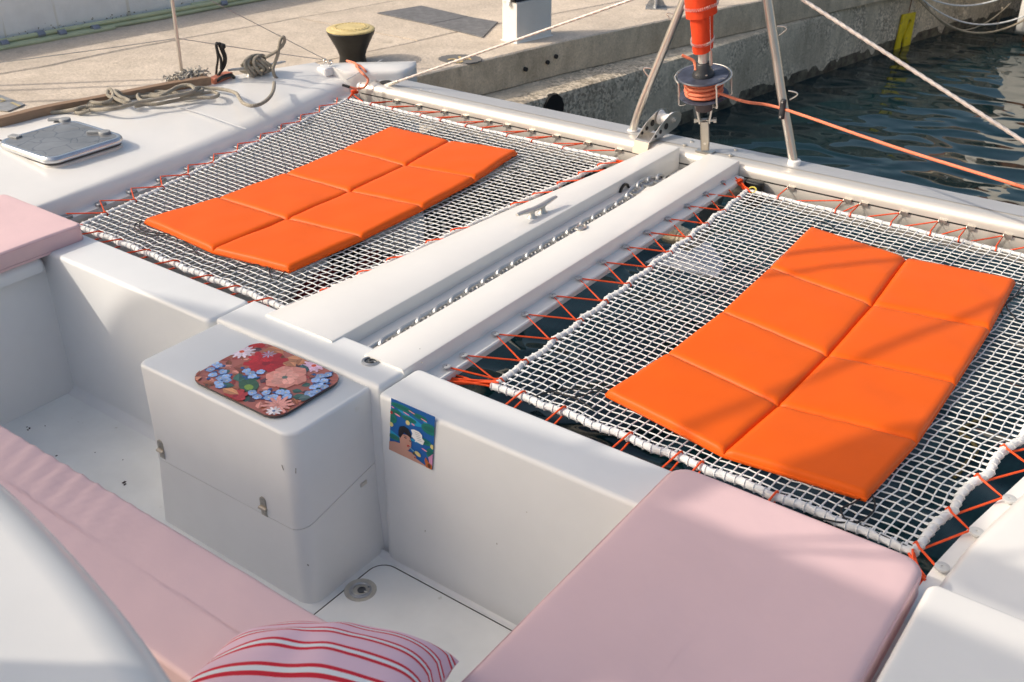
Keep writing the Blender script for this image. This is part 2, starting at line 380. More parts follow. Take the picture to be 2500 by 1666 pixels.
EDGE=[(-7.6,-6),(-6.42,3.0),(-5.95,6.3),(-5.55,8.4),(-5.0,10.5),(-3.75,15.2),(-1.2,24.5),(11,68)]
TOUT=[(-7.0,-6),(-5.98,3.0),(-5.52,6.3),(-5.04,8.9),(-4.70,11.2),(-4.02,15.0),(-1.0,26),(12.6,68)]
def edge_x(line,y):
    for (xa,ya),(xb,yb) in zip(line,line[1:]):
        if ya<=y<=yb: return lerp(xa,xb,(y-ya)/(yb-ya))
    return line[-1][0]
def rough_line(line,y0,y1,step,amp,seed):
    out=[]; n=int((y1-y0)/step)
    for i in range(n+1):
        y=lerp(y0,y1,i/n); out.append((edge_x(line,y)+amp*(mnoise.noise(V((seed,y*5,0)))+.6*mnoise.noise(V((seed,y*23,3)))),y))
    return out
quay=bpy.data.objects.new('quay',None); link(quay,(-7,8,Q)); structure(quay)
# pavement cast in long slabs; inner joints run beside the edge
def joint(off,wob,seed):
    return lambda y: edge_x(EDGE,y)-off+wob*mnoise.noise(V((seed,y*1.3,0)))+.3*wob*mnoise.noise(V((seed,y*9,5)))
J0=lambda y: edge_x(EDGE,y)
JA=joint(.97,.03,11); JB=joint(2.62,.05,23); JC=lambda y: edge_x(EDGE,y)-7.5
cuts=[-5.5,1.0,7.6,12.6,20,34,60]
for a,(Lf,Rt) in enumerate(((JA,J0),(JB,JA),(JC,JB))):
    cuts_=[-5.5,2.2,13.4,21.5,35,60] if a==0 else cuts
    for k in range(len(cuts_)-1):
        y0,y1=cuts_[k]+.006,cuts_[k+1]-.006
        if a==2: y0-=1.3; y1-=1.3
        g=.008; n=max(8,int((y1-y0)/.08)); 
        if y0>20: n=30
        L_e=[]; R_e=[]
        for i in range(n+1):
            y=lerp(y0,y1,i/n)
            L_e.append(V((Lf(y)+g,y,0)))
            rr_=(0.012*(mnoise.noise(V((3,y*6,0)))+.7*mnoise.noise(V((9,y*25,0)))) if a==0 else -g)
            R_e.append(V((Rt(y)+rr_,y,0)))
        m=MB(); rows=[]
        zt=Q+.004*((k+a)%2)
        for i in range(n+1):
            rows.append([V((L_e[i].x,L_e[i].y,TR+.01)),V((L_e[i].x,L_e[i].y,zt-.01)),V((L_e[i].x+.01,L_e[i].y,zt)),V((R_e[i].x-.02,R_e[i].y,zt)),V((R_e[i].x-.004,R_e[i].y,zt-.012)),V((R_e[i].x,R_e[i].y,zt-.05)),V((R_e[i].x,R_e[i].y,TR+.01))])
        m.loft(rows)
        m.build('slab',[CONC,CONCFACE],quay,smooth=30)
        if a==0:
            me_=quay.children[-1].data if False else bpy.data.objects[m.last].data
            for p_ in me_.polygons:
                if p_.normal.x>.6: p_.material_index=1
m=MB(); n=300; rows=[]
for i in range(n+1):
    y=lerp(-5,60,(i/n)**1.5)
    x0=edge_x(EDGE,y); rows.append([V((x0-8,y,TR)),V((x0-8,y,Q-.05)),V((x0-.035,y,Q-.05)),V((x0-.03,y,TR))])
m.loft(rows); m.build('upper_face',CONCFACE,quay,smooth=30)
m=MB(); rows=[]; n=420
for i in range(n+1):
    y=lerp(-5,60,(i/n)**1.5)
    x1=edge_x(TOUT,y); w=.014*(mnoise.noise(V((4,y*5,0)))+.8*mnoise.noise(V((14,y*21,0)))); w2=.012*mnoise.noise(V((41,y*15,0)))
    rows.append([V((x1-3,y,WZ-.5)),V((x1-3,y,TR)),V((x1-.05,y,TR+.3*w)),V((x1-.012+w,y,TR-.012)),V((x1+w*1.3,y,TR-.05)),V((x1+w2,y,TR-.28)),V((x1+.015,y,WZ-.5))])
m.loft(rows); m.build('lower_ledge',CONCLOW,quay,smooth=30)
m=MB(); rows=[]; n=400
for i in range(n+1):
    y=lerp(-2,40,(i/n)**1.3); x1=edge_x(TOUT,y)+.006; h=.13+.035*mnoise.noise(V((y*.7,0,5)))+.012*mnoise.noise(V((y*7,2,5)))
    rows.append([V((x1+.012*mnoise.noise(V((41,y*15,0))),y,WZ+h)),V((x1+.014+.012*mnoise.noise(V((41,y*15,0))),y,WZ-.2))])
m.loft(rows,False); m.build('weed_band',mat('dark_wet_weed',(.13,.12,.09),.5,var=.5,vscale=9,bump=.8,bscale=40),quay,smooth=60)
# upper face visible front: thin facing with drain holes (short recessed pipes)
m=MB()
for (zx,zy) in ((1045,1330),(1465,1195),(1625,1085)):
    p=V((0,0,0)); px,py=1150+zx*.12755,zy*.12755
    e=V((.25,.968,0)).normalized(); nn=V((.968,-.25,0))
    c=GP(px,py,(edge_x(EDGE,8.6),8.6,0),nn); c=GP(px,py,(edge_x(EDGE,c.y)+.012,c.y,0),nn); M=Matrix((e,V((0,0,1)),nn)).transposed()
    m.lathe([(.012,.012),(.018,.014),(.021,.012),(.021,-.03),(.014,-.03),(.0135,.010)],c,16,M)
m.build('drain_hole',GAP,quay)

# ------------------------------------------------------------------ wall with conduits at the back of the quay
w0,w1=G(-40,123,Q),G(760,-25,Q); wd=(w1-w0).normalized(); wn_=V((wd.y,-wd.x,0))
m=MB(); A0=w0-wd*4; A1=w0+wd*26; rows=[]
for i in range(61):
    p=A0.lerp(A1,i/60); rows.append([p+V((0,0,-.05)),p+V((0,0,.66)),p+V((0,0,.70))-wn_*.03,p-wn_*.25+V((0,0,.70)),p-wn_*.25+V((0,0,-.05))])
m.loft(rows); tag(m.build('stucco_wall',STUCCO,smooth=30),'low white stucco wall with yellow run marks behind the quay','wall')
pb=thing('conduit_bundle',w0+wn_*.07+V((0,0,.04)),'pale green conduit pipes taped together along the foot of the stucco wall','pipes')
for k,(o,h,a,b) in enumerate(((.035,.026,-1,9),(.088,.024,-1,4.6),(.075,.068,-.6,12),(.137,.021,-1,1.25),(.04,.075,2.2,14))):
    pts=[w0+wd*lerp(a,b,i/20)+wn_*(o+.006*sin(i*1.3+k))+V((0,0,h)) for i in range(21)]
    MB().tube(pts,.022,8).build('conduit',PIPE,pb)
for d_,o,h in ((.16,.09,.055),(.53,.06,.072),(.72,.10,.055),(1.06,.11,.045),(2.55,.085,.055),(3.15,.06,.075),(5.2,.07,.06)):
    p=w0+wd*d_+wn_*o+V((0,0,h-.004))
    MB().tube([p-wd*.035,p+wd*.035],.048,12,flat=.62).build('tape_band',TAPE,pb)
# dirt crumbs at the wall foot
m=MB(); random.seed(3)
for i in range(220):
    t=random.choice((random.uniform(.2,1.6),random.uniform(1.5,4.5)))
    p=w0+wd*t+wn_*random.uniform(.0,.02)+V((0,0,.05+random.random()**2*.07)); s_=random.uniform(.002,.008)
    m.box(p,(s_*1.6,s_,s_),random.uniform(0,3))
stuff(m.build('wall_dirt',mat('dry_dirt',(.20,.16,.11),.95,var=.3),smooth=0))

# ------------------------------------------------------------------ quay furniture
bo=G(862,152,Q)
bol=thing('mooring_bollard',bo,'black flared mooring bollard with a worn yellow cap on the quay','bollard')
MB().lathe([(.125,-.02),(.12,.02),(.115,.06),(.135,.12),(.175,.20),(.205,.255),(.212,.275),(.208,.285)],bo,40).build('body',BLACKPAINT,bol)
m=MB().lathe([(.209,.283),(.213,.288),(.212,.296),(.20,.303),(.165,.305),(.16,.311),(.10,.314),(.02,.316)],bo,40)
for i in range(26):
    a=2*pi*i/26; m.box(bo+V((.135*cos(a),.135*sin(a),.313)),(.011,.02,.008),a)
m.build('cap',YELLOW,bol)

pA,pB,pC=G(1219.5,101,Q),G(1261.6,108,Q),G(1345.8,88,Q)
ux=(pC-pB).normalized(); uy=V((-ux.y,ux.x,0)); wx=(pC-pB).length; wy=(pA-pB).dot(uy) if (pA-pB).dot(uy)>.1 else .3
wy=max(wy,.2)
M3=Matrix((ux,uy,V((0,0,1)))).transposed()
pc=pB+ux*wx/2+uy*wy/2
ped=thing('power_pedestal',pc,'white power pedestal with a navy socket panel standing on the quay','pedestal')
m=MB(); m.box(pc+V((0,0,.19)),(wx,wy,.38),M=M3); m.box(pc+uy*.02+V((0,0,.78)),(wx,wy-.06,.80),M=M3); m.build('body',RUSTWHITE,ped,bevel=.006,smooth=0)
m=MB(); m.box(pc+V((0,0,.003)),(wx+.03,wy+.03,.014),M=M3); m.build('base_plate',RUSTWHITE,ped,smooth=0,bevel=.004)
m=MB(); m.box(pB+ux*(wx/2)+uy*.012+V((0,0,.70)),(wx-.006,.03,.62),M=M3); m.build('socket_panel',NAVY,ped,smooth=0,bevel=.004)
for i in range(3):
    for j in range(2):
        q=pB+ux*(wx*(.36+.24*i))-uy*.008+V((0,0,.50+.17*j))
        f=MB().box(q,(wx*.20,.02,.12),M=M3).build('socket',PLASTICW,ped,smooth=0,bevel=.004)
        MB().lathe([(.036,0),(.036,.012),(.028,.014),(.026,.004),(.003,.004)],q-uy*.01,16,Matrix((ux,V((0,0,1)),-uy)).transposed()).build('cover',DARKPLASTIC,f)
m=MB(); q=pB+uy*(wy*.62)-ux*.012; m.box(q+V((0,0,.62)),(.016,wy*.55,.50),M=M3); m.build('hinged_flap',RUSTWHITE,ped,smooth=0,bevel=.004)
m=MB(); q=pB+uy*(wy*.22)-ux*.004; m.box(q+V((0,0,.47)),(.014,wy*.30,.18),M=M3); m.build('tap_recess',GAP,ped,smooth=0)
MB().tube(spline([q+V((0,0,.52))-ux*.02,q+V((0,0,.46))-ux*.05,q+V((0,0,.41))-ux*.03]),.012,8).build('tap',STEEL,ped)
MB().lathe([(.022,0),(.022,.012),(.002,.014)],pB+uy*(wy*.45)-ux*.02+V((0,0,.36)),14,Matrix((V((0,0,1)),uy,-ux)).transposed()).build('flap_knob',PLASTICW,ped)

# cable trench cover of two steel plates
pl=[G(919,35,Q),G(1029,17,Q),G(1145,44,Q),G(1217,57,Q),G(1179,95,Q),G(1049,63,Q)]
cov=thing('trench_cover',(pl[0]+pl[4])/2,'dark steel trench cover of two plates in the quay beside the pedestal','cover')
mid0,mid1=pl[2],pl[5]
def plate(ps,nm,par,matr=ASPH,h=.012):
    m=MB(); m.prism([(p.x,p.y) for p in ps],Q+.0045,Q+.0045+h); return m.build(nm,matr,par,smooth=0,bevel=.003)
def shrink(ps,d):
    c=sum(ps,V((0,0,0)))/len(ps); return [p+(c-p).normalized()*d for p in ps]
plate(shrink([pl[0],pl[5],pl[2],pl[1]],.006),'plate',cov); plate(shrink([pl[5],pl[4],pl[3],pl[2]],.006),'plate',cov)
# painted berth number on a dark round patch
pd=G(1124,146,Q)
e1=(G(1180,147,Q)-G(1073,145,Q)); e2=(G(1130,135,Q)-G(1125,157,Q))
m=MB(); n=36; ps=[pd+e1*.5*cos(2*pi*i/n)*(1+.05*sin(3*i))+e2*.5*sin(2*pi*i/n) for i in range(n)]
m.add([V((p.x,p.y,Q+.008)) for p in ps]+[V((p.x,p.y,Q-.004)) for p in ps],[tuple(range(n))]+[(i,n+i,n+(i+1)%n,(i+1)%n) for i in range(n)])
dk=m.build('berth_number_patch',mat('dark_tar_paint',(.16,.155,.15),.8,var=.1,vscale=14),smooth=0); tag(dk,'dark round painted patch with the yellow berth number 34 at the quay edge','marking')
m=MB()
sc_=140/2353
for pts in ([(590,450),(610,420),(700,408),(800,405),(880,425),(860,455)],[(860,530),(980,540),(1080,530),(1130,500),(1100,470),(1020,455)],[(1090,305),(1030,320),(1060,360),(1190,425),(1260,430)],[(1230,370),(1330,375),(1290,420)],[(1330,375),(1420,372),(1460,410),(1530,432)]):
    P=[G(1060+a*sc_,120+b*sc_,Q+.0125) for a,b in pts]
    P=spline(P,4)
    vs=[];fs=[]
    for i,p in enumerate(P):
        t=(P[min(i+1,len(P)-1)]-P[max(i-1,0)]).normalized(); s_=V((-t.y,t.x,0))*.012; vs+=[p+s_,p-s_]
    fs=[(2*i,2*i+1,2*i+3,2*i+2) for i in range(len(P)-1)]
    m.add(vs,fs)
m.build('painted_number',mat('yellow_line_paint',(.62,.46,.22),.7,var=.08),dk,smooth=0)
# drain cover at far left
pz=[G(-30,228,Q),G(5,236,Q),G(62,258,Q),G(20,275,Q),G(-40,268,Q)]
dc=thing('drain_cover',(pz[0]+pz[2])/2,'grey steel drain cover with yellow paint marks at the left edge','cover')
plate(pz,'plate',dc,mat('grey_steel_plate',(.27,.28,.29),.6,var=.1,vscale=12),.008)
m=MB()
for a,b in (((0,240),(11,246)),((11,246),(0,249)),((28,250),(48,259))):
    p,q_=G(a[0],a[1],Q+.0165),G(b[0],b[1],Q+.0165); t=(q_-p).normalized(); s_=V((-t.y,t.x,0))*.012; m.add([p+s_,p-s_,q_-s_,q_+s_],[(0,1,2,3)])
m.build('paint_mark',mat('faded_yellow_paint',(.50,.42,.24),.7,var=.1),dc,smooth=0)
# steel post with gussets
pp=G(1601,20,Q)
po=thing('steel_post',pp,'galvanised post foot with triangular gussets on the quay edge','post')
MB().rod(pp,pp+V((0,0,1.2)),.028,14).build('tube',GALV,po)
MB().box(pp+V((0,0,.008)),(.22,.22,.012),.5).build('foot_plate',GALV,po,smooth=0)
m=MB()
for k in range(4):
    a=.5+k*pi/2; d_=V((cos(a),sin(a),0)); s_=V((-sin(a),cos(a),0))*.004
    m.add([pp+d_*.025+V((0,0,.014))+s_,pp+d_*.11+V((0,0,.014))+s_,pp+d_*.025+V((0,0,.17))+s_,pp+d_*.025+V((0,0,.014))-s_,pp+d_*.11+V((0,0,.014))-s_,pp+d_*.025+V((0,0,.17))-s_],[(0,1,2),(5,4,3),(0,3,4,1),(1,4,5,2),(2,5,3,0)])
m.build('gusset',GALV,po,smooth=0)
# black tyre mark / fender hole in the lower wall
nnl=V((.985,-.17,0)); fp=V((edge_x(TOUT,7.6),7.6,0))
c=GP(1353,268,fp+nnl*.02,nnl); eu=V((.17,.985,0))
m=MB(); n=40; ps=[c+eu*(.13*cos(2*pi*i/n)*(1+.08*mnoise.noise(V((i*.6,1,0)))))+V((0,0,.14*sin(2*pi*i/n)*(1+.1*mnoise.noise(V((i*.7,4,0)))))) for i in range(n)]
m.add([p for p in ps]+[p-nnl*.05 for p in ps],[tuple(range(n))]+[(i,n+i,n+(i+1)%n,(i+1)%n) for i in range(n)])
tag(m.build('tar_patch',mat('black_tar',(.006,.006,.006),.8,var=.2),smooth=0),'round black tar patch on the lower quay wall','mark')

# yellow slotted plate on the quay wall, partly under water
ny=V((.983,-.18,0)); fy=V((edge_x(TOUT,14.6)+.03,14.6,0)); 
tl,trr=GP(2204,36,fy,ny),GP(2235,30,fy,ny); bl,br=GP(2184,122,fy,ny),GP(2218,118,fy,ny)
dn=(bl-tl); 
yp=thing('mooring_plate',(tl+br)/2,'yellow slotted steel plate hanging on the quay wall into the water','plate')
def YP(u,v): return tl.lerp(trr,u)+(bl-tl).lerp(br-trr,u)*v
m=MB(); outer=[]; inner=[]
n=30
cen=[(.60-.12*sin(v*4.2)-.14*v+.1, .12+.85*v) for v in [i/14 for i in range(15)]]
ot=[(0.0,.04),(.06,0),(1,0)]+[(1,v/10) for v in range(1,16)]+[(0,1.5)]+[(0,v/10) for v in range(14,0,-1)]
# left and right rails around a wavy slot
def cx(v): return .58-.20*(v-.1)+.07*sin(v*7)
rows=[]
for i in range(31):
    v=i/20; wslot=.0 if (v<.17 or v>1.22) else .075+.03*sin(v*9); rows.append((v,cx(v)-wslot,cx(v)+wslot))
for side in (0,1):
    rr_=[]
    for v,a,b in rows:
        if side==0: us=(0.0,a)
        else: us=(b,1.0)
        rr_.append([YP(us[0],v)+ny*.012,YP(us[1],v)+ny*.012,YP(us[1],v)-ny*.012,YP(us[0],v)-ny*.012])
    m.loft(rr_)
m.build('plate',YELLOWP,yp,smooth=0)
MB().rod(YP(.45,-.02),YP(.52,-.75),.006,6).build('rusty_strap',mat('rusty_chain',(.22,.08,.04),.8,var=.3),yp)

# ------------------------------------------------------------------ neighbour yacht bow, mooring lines
hb=G(2520,70,-.7)
yc=V((-2.98,15.75,WZ))
ny_=thing('moored_yacht',yc,'rounded white yacht bow with brown waterline moored at the far quay','boat')
m=MB(); ax=V((.90,.42,0)).normalized(); sd=V((-ax.y,ax.x,0)); rows=[]; lows=[]
for i in range(19):
    t=i/18; w=1.6*sqrt(max(0,1-(1-t)**2.2)); xx=ax*(t*5.5)
    sec=[]
    for j in range(17):
        a=pi*j/16; s_=cos(a); zz=sin(a)
        sec.append(yc+xx+sd*(w*(abs(s_)**.8)*(1 if s_>0 else -1)*1.0)+V((0,0,1.5-1.42*zz**.55-(.0 if t>.05 else 0))))
    rows.append(sec)
m.loft(rows,False); m.build('hull',mat('yacht_gelcoat',(.78,.77,.74),.3,var=.02),ny_,smooth=60)
m=MB(); rows=[]
for i in range(19):
    t=i/18; w=1.45*sqrt(max(0,1-(1-t)**2.2)); xx=ax*(t*5.4+.12)
    rows.append([yc+xx+sd*(w*.8*cos(pi*j/12))+V((0,0,.16-.5*sin(pi*j/12))) for j in range(13)])
m.loft(rows,False); m.build('boot_stripe',ANTIFOUL,ny_,smooth=60)
qr=GP(2240,-6,fy+V((.0,0,0)),ny)
for k,(px,py,sg,r,mt,lb) in enumerate(((2520,38,.34,.013,TAN,'thick tan mooring line sagging from the quay to the yacht'),(2520,31,.26,.010,WHITEROPE,'pale mooring line just above the thick tan one'),(2500,-30,.20,.011,WHITEROPE,'white mooring line running highest from quay to yacht'),(2470,5,.44,.008,TAN,'thin tan line with the deepest sag beside the yacht'))):
    e_=GP(px,py,yc+ax*.6,V((-.6,.8,0)))
    tag(MB().tube(resample(sag(qr+V((0,0,.03*k)),e_,sg,40),.03),r,9,lobes=3,amp=.14,pitch=.09).build('mooring_line',mt),lb,'rope','mooring lines of the far yacht')
e0=GP(2447,20,yc+ax*.3,V((-.6,.8,0))); e1_=G(2432,75,WZ)
tag(MB().tube(resample([e0,e0.lerp(e1_,.6),e1_+V((0,0,-.2))],.04),.010,8).build('bow_chain_rope',TAN),'tan rope dropping from the yacht bow straight into the water','rope')

# harbour front beyond the water (seen in the reflections)
random.seed(11)
BW=[mat('warm_plaster',(.74,.64,.48),.9,var=.06),mat('cream_plaster',(.80,.75,.66),.9,var=.06),mat('ochre_plaster',(.68,.53,.34),.9,var=.06),mat('grey_plaster',(.66,.64,.60),.9,var=.06)]
WIN=mat('dark_window',(.02,.025,.03),.1); ROOF=mat('roof_tiles',(.33,.13,.07),.9,var=.2)
LBL=['warm plaster harbour house with a tiled roof across the water','cream harbour house with tall windows across the water','ochre harbour house beside the cream one','grey harbour block with small windows farthest right','warm narrow harbour house at the left of the row']
xx=-14
for k in range(5):
    w=[11,9,10,12,8][k]; h=[7.0,8.6,6.4,8.0,6.0][k]; y=44+[0,1.5,-1,2,0][k]; x=4+xx+k*11.5
    b=thing('harbour_house',(x,y+4,WZ),LBL[k],'building','houses on the far harbour front')
    MB().box((x,y+4,WZ+h/2),(w,8,h)).build('wall',BW[k%4],b,smooth=0)
    MB().add([(x-w/2-.3,y-.3,WZ+h),(x+w/2+.3,y-.3,WZ+h),(x+w/2+.3,y+8.3,WZ+h),(x-w/2-.3,y+8.3,WZ+h),(x-w/2-.3,y+4,WZ+h+1.8),(x+w/2+.3,y+4,WZ+h+1.8)],[(0,1,5,4),(2,3,4,5),(0,4,3),(1,2,5),(0,3,2,1)]).build('roof',ROOF,b,smooth=0)
    nx=int(w/2.3); nz_=int((h-1.5)/2.8); src=None
    for i in range(nx):
        for j in range(nz_):
            c=V((x-w/2+(i+.5)*w/nx,y-.02,WZ+1.8+j*2.8))
            if src is None: src=MB().box(c,(1.0,.1,1.6)).build('window',WIN,b,smooth=0)
            else: inst(src,'window',c,b)

# ================================================================== THE CATAMARAN
cat=thing('catamaran',(-2.72,2.5,0),'white catamaran foredeck with cockpit, twin centre beams and aluminium crossbeam','boat')
def part(mb,name,m,parent=None,**k): return mb.build(name,m,parent or cat,**k)

# ---- hulls: lofted cross sections along Y
def interp(tab,y):
    if y<=tab[0][0]: return tab[0][1]
    for (a,fa),(b,fb) in zip(tab,tab[1:]):
        if a<=y<=b:
            t=(y-a)/(b-a); return lerp(fa,fb,t)
    return tab[-1][1]
LEDGE=[(-3,-4.90),(2.0,-4.93),(2.98,-4.975),(3.64,-5.04),(4.3,-5.13),(4.94,-5.258),(5.16,-5.30),(5.36,-5.34)]
SHO=[(-3,-4.93),(2.0,-4.95),(2.77,-5.02),(3.86,-5.20),(4.6,-5.34),(5.36,-5.49)]
OUT=[(-3,-6.36),(2.5,-6.33),(3.25,-6.27),(3.85,-6.16),(4.55,-6.0),(5.0,-5.88),(5.36,-5.74)]
DZ=.165
def hull_rows(ys,mir=None):
    rows=[]
    for y in ys:
        xl,xs,xo=interp(LEDGE,y),interp(SHO,y),interp(OUT,y)
        p=[(xl-.10,WZ-.4),(xl-.035,-.35),(xl-.02,-.03),(xl,-.028),(xl,-.004),(xl-.045,-.002),(xl-.052,.003)]
        for k in range(7):
            a=pi/2*k/6; p.append((lerp(xl-.055,xs-.04,sin(a*.5)/sin(pi/4)*.999 if False else 1-cos(a)),.006+.086*sin(a)))
        p+=[(xs-.07,.096)]
        for t in (.25,.5,.75,.93): p.append((lerp(xs-.05,xo,t),lerp(.098,DZ,1-(1-t)**1.6)))
        p+=[(xo+.004,DZ+.001),(xo,DZ-.01),(xo-.02,DZ-.12),(xo-.0,-.6),(xo+.12,WZ-.4)]
        rows.append([V((x_ if mir is None else mir-x_+max(0,y-2.67)*.10,y,z_)) for x_,z_ in p])
    return rows
ys=[-3,-1,0,1,1.6,2.0,2.4,2.77,3.0,3.3,3.64,3.86,4.1,4.3,4.6,4.94,5.16,5.30,5.36]
hull=part(MB().loft(hull_rows(ys)),'port_hull',GEL,smooth=50)
# hull inner side is off-white below the ledge, with boot-top band and red graphic
m=MB(); 
m.loft([[V((interp(LEDGE,y)-.012,y,-.05)),V((interp(LEDGE,y)-.028,y,-.5)),V((interp(LEDGE,y)-.06,y,WZ-.2))] for y in [1,2,3,4,4.9]],False)
m.build('inner_topside',HULLGREY,hull,smooth=60)
m=MB()
for pts in ([(712,732),(740,690),(790,655),(815,650),(826,668),(790,700),(850,668),(900,610),(925,612),(930,640),(880,690),(800,722)],):
    P=[GX(a,b,interp(LEDGE,4.2)-.02) for a,b in pts]
    m.add(P,[tuple(range(len(P)))])
m.build('red_graphic',REDPAINT,hull,smooth=0)
m=MB(); m.loft([[V((interp(LEDGE,y)+.004,y,-.62)),V((interp(LEDGE,y)-.02,y,-1.02)),V((interp(LEDGE,y)-.05,y,WZ-.1))] for y in [4.9,5.0,5.2,5.36]],False)
m.build('boot_band',BLACKPAINT,hull,smooth=60)
# bow forward of the crossbeam
m=MB(); rows=[]
tip=V((-5.20,5.86,.10))
for k in range(13):
    t=k/12; y=lerp(5.36,5.90,t); q=(1-t**2.6)**.5 if t<1 else .0
    xo=lerp(-5.74,-5.33,t**1.3); xi=lerp(-5.42,-5.10,min(1,t*1.8)) ; cxm=(xo+xi)/2; hw=(xi-xo)/2*max(q,.04)
    zt=lerp(DZ-.02,.125,t)
    row=[]
    for (u,z_) in ((1.0,WZ-.4),(1.0,-.3),(1.0,zt-.06),(.985,zt-.025),(.93,zt-.006),(.80,zt+.002),(.4,zt+.012),(0,zt+.018),(-.5,zt+.016),(-.93,zt+.006),(-1,zt-.015),(-1,-.3),(-.9,WZ-.4)):
        row.append(V((cxm+hw*u,y,z_)))
    rows.append(row)
m.loft(rows); bow=part(m,'bow',GEL,smooth=55)
g0,g1=G(918,193,.15),G(1091*.4502+780-355+0,146,.16)
p0=V((780+350*.1913,80+600*.1913,0)); p1=V((780+800*.1913,80+345*.1913,0))
a_,b_=G(p0.x,p0.y,.135),G(p1.x,p1.y,.142)
MB().tube([a_,b_],.006,6,flat=.5).build('groove',mat('soft_grey_groove',(.45,.45,.46),.5),bow)
# deck seam line across the port deck
a_,b_=G(410,256,.15),G(600,315,.10)
MB().tube([a_.lerp(b_,i/8)+V((0,0,.012*sin(pi*i/8))) for i in range(9)],.005,6,flat=.2).build('deck_seam',GEL,hull)
# grey nylon lashing pads along the ledge
pad_src=None; PADL=[]
for k in range(12):
    y=2.76+.2175*k
    x_=interp(LEDGE,y)-.018; PADL.append(V((x_,y,.008)))
    p=PADL[-1]
    if pad_src is None:
        m=MB(); m.rblock(x_-.022,x_+.022,y-.028,y+.028,-.003,.014,.012,.004); m.lathe([(.007,.014),(.007,.017),(.003,.018)],p*1,10)
        pad_src=m.build('lashing_pad',GALV,hull)
    else: inst(pad_src,'lashing_pad',p-PADL[0]+WL[pad_src.name],hull)
# teak toe rail
m=MB(); rows=[]
pts=[G(-60,300,.20),G(0,297,.20),G(120,268,.20),G(250,244,.20),G(360,222,.20),G(440,207,.20),G(515,195,.20)]
for i,p in enumerate(spline(pts,6)):
    o=V((-.94,-.3,0)); rows.append([p+V((0,0,-.035)),p+V((0,0,.018)),p+V((-.006,0,.022))+o*.045,p+V((0,0,-.035))+o*.05])
part(m.loft(rows),'toe_rail',TEAK,smooth=30)
rail_end=pts[-1]
m=MB(); a_=G(538,190,.18); m.box(a_,(.07,.20,.04),.2); part(m,'fairlead_chock',mat('terracotta_fairlead',(.50,.17,.10),.6),smooth=0,bevel=.008)
m=MB(); a_=G(556,189,.19); m.tube(spline([a_+V((-.03,-.09,-.02)),a_+V((0,-.05,.01)),a_+V((.005,.02,.012)),a_+V((-.02,.07,-.02))]),.012,8); part(m,'chock_lip',BLACKPAINT)

# deck hatch
hz=.182
hq=[G(10,354,hz),G(115,392,hz),G(302,335,hz),G(165,281,hz),G(-60,317,hz)]
hc=V((-5.54,3.17,hz)); 
H0,H1,H2,H3=G(-8,356,hz),G(128,393,hz),G(306,333,hz),G(157,280,hz)   # aft-out, aft-in, fwd-in, fwd-out
ax_=((H1-H0)+(H2-H3)).normalized(); w_=.56; ay_=V((-ax_.y,ax_.x,0)); l_=.53
hc=(H1+H2)/2-ax_*(w_/2); 
Mh=Matrix((ax_,ay_,V((0,0,1)))).transposed().to_4x4()
def hxf(mb):
    for i,p in enumerate(mb.v): mb.v[i]=hc+Mh.to_3x3()@p
    return mb
def rrect(w,l,r,z,n=8):
    out=[]
    for cx_,cy_,a0 in ((w-r,l-r,0),(-w+r,l-r,pi/2),(-w+r,-l+r,pi),(w-r,-l+r,1.5*pi)):
        for k in range(n+1):
            a=a0+pi/2*k/n; out.append(V((cx_+r*cos(a),cy_+r*sin(a),z)))
    return out
m=MB(); W_,L2=w_/2,l_/2
m.loft([rrect(W_-.035,L2-.035,.055,-.012),rrect(W_-.035,L2-.035,.055,.002),rrect(W_-.028,L2-.028,.06,.005),rrect(W_-.012,L2-.012,.075,.003),rrect(W_-.003,L2-.003,.083,-.008),rrect(W_,L2,.086,-.02),rrect(W_-.004,L2-.004,.083,-.030),rrect(W_-.02,L2-.02,.07,-.034)],caps=False)
hatch=part(hxf(m),'deck_hatch',mat('hatch_aluminium',(.60,.62,.65),.26,metal=.85))
m=MB(); m.loft([rrect(W_-.034,L2-.034,.055,-.01),rrect(W_-.034,L2-.034,.055,.0035)]); hxf(m).build('lens',LENS,hatch,smooth=30)
m=MB(); m.loft([rrect(W_-.014,L2-.014,.075,-.07),rrect(W_-.014,L2-.014,.075,-.034)],caps=False); hxf(m).build('coaming_seal',SEAL,hatch,smooth=30)
m=MB(); m.loft([rrect(W_-.006,L2-.006,.09,-.09),rrect(W_-.006,L2-.006,.09,-.050),rrect(W_-.016,L2-.016,.08,-.044)],caps=False); hxf(m).build('base_frame',ALU,hatch)
for (px,py) in ((158,291),(255,322)):
    c=G(px,py,hz+.014); f=MB().lathe([(.035,-.012),(.035,.0),(.032,.004),(.01,.005)],c,20).build('latch_knob',mat('latch_grey',(.30,.31,.32),.5) if px==158 else bpy.data.materials['latch_grey'],hatch)
    MB().box(c+V((-.05,-.035,-.004)),(.085,.03,.016),.65).build('lever',bpy.data.materials['latch_grey'],f,smooth=0,bevel=.004)
    MB().box(c+V((-.015,-.01,-.014)),(.09,.05,.006),.65).build('latch_foot',DARKPLASTIC,f,smooth=0)
c=G(36,333,hz+.008); MB().box(c,(.075,.045,.012),.2).build('stay_block',bpy.data.materials['latch_grey'],hatch,smooth=0,bevel=.004)
for (px,py) in ((67,369),(3,344)): 
    c=G(px,py,hz-.008); MB().box(c,(.05,.004,.012),atan2(ax_.y,ax_.x)).build('hinge_slot',SEAL,hatch,smooth=0)

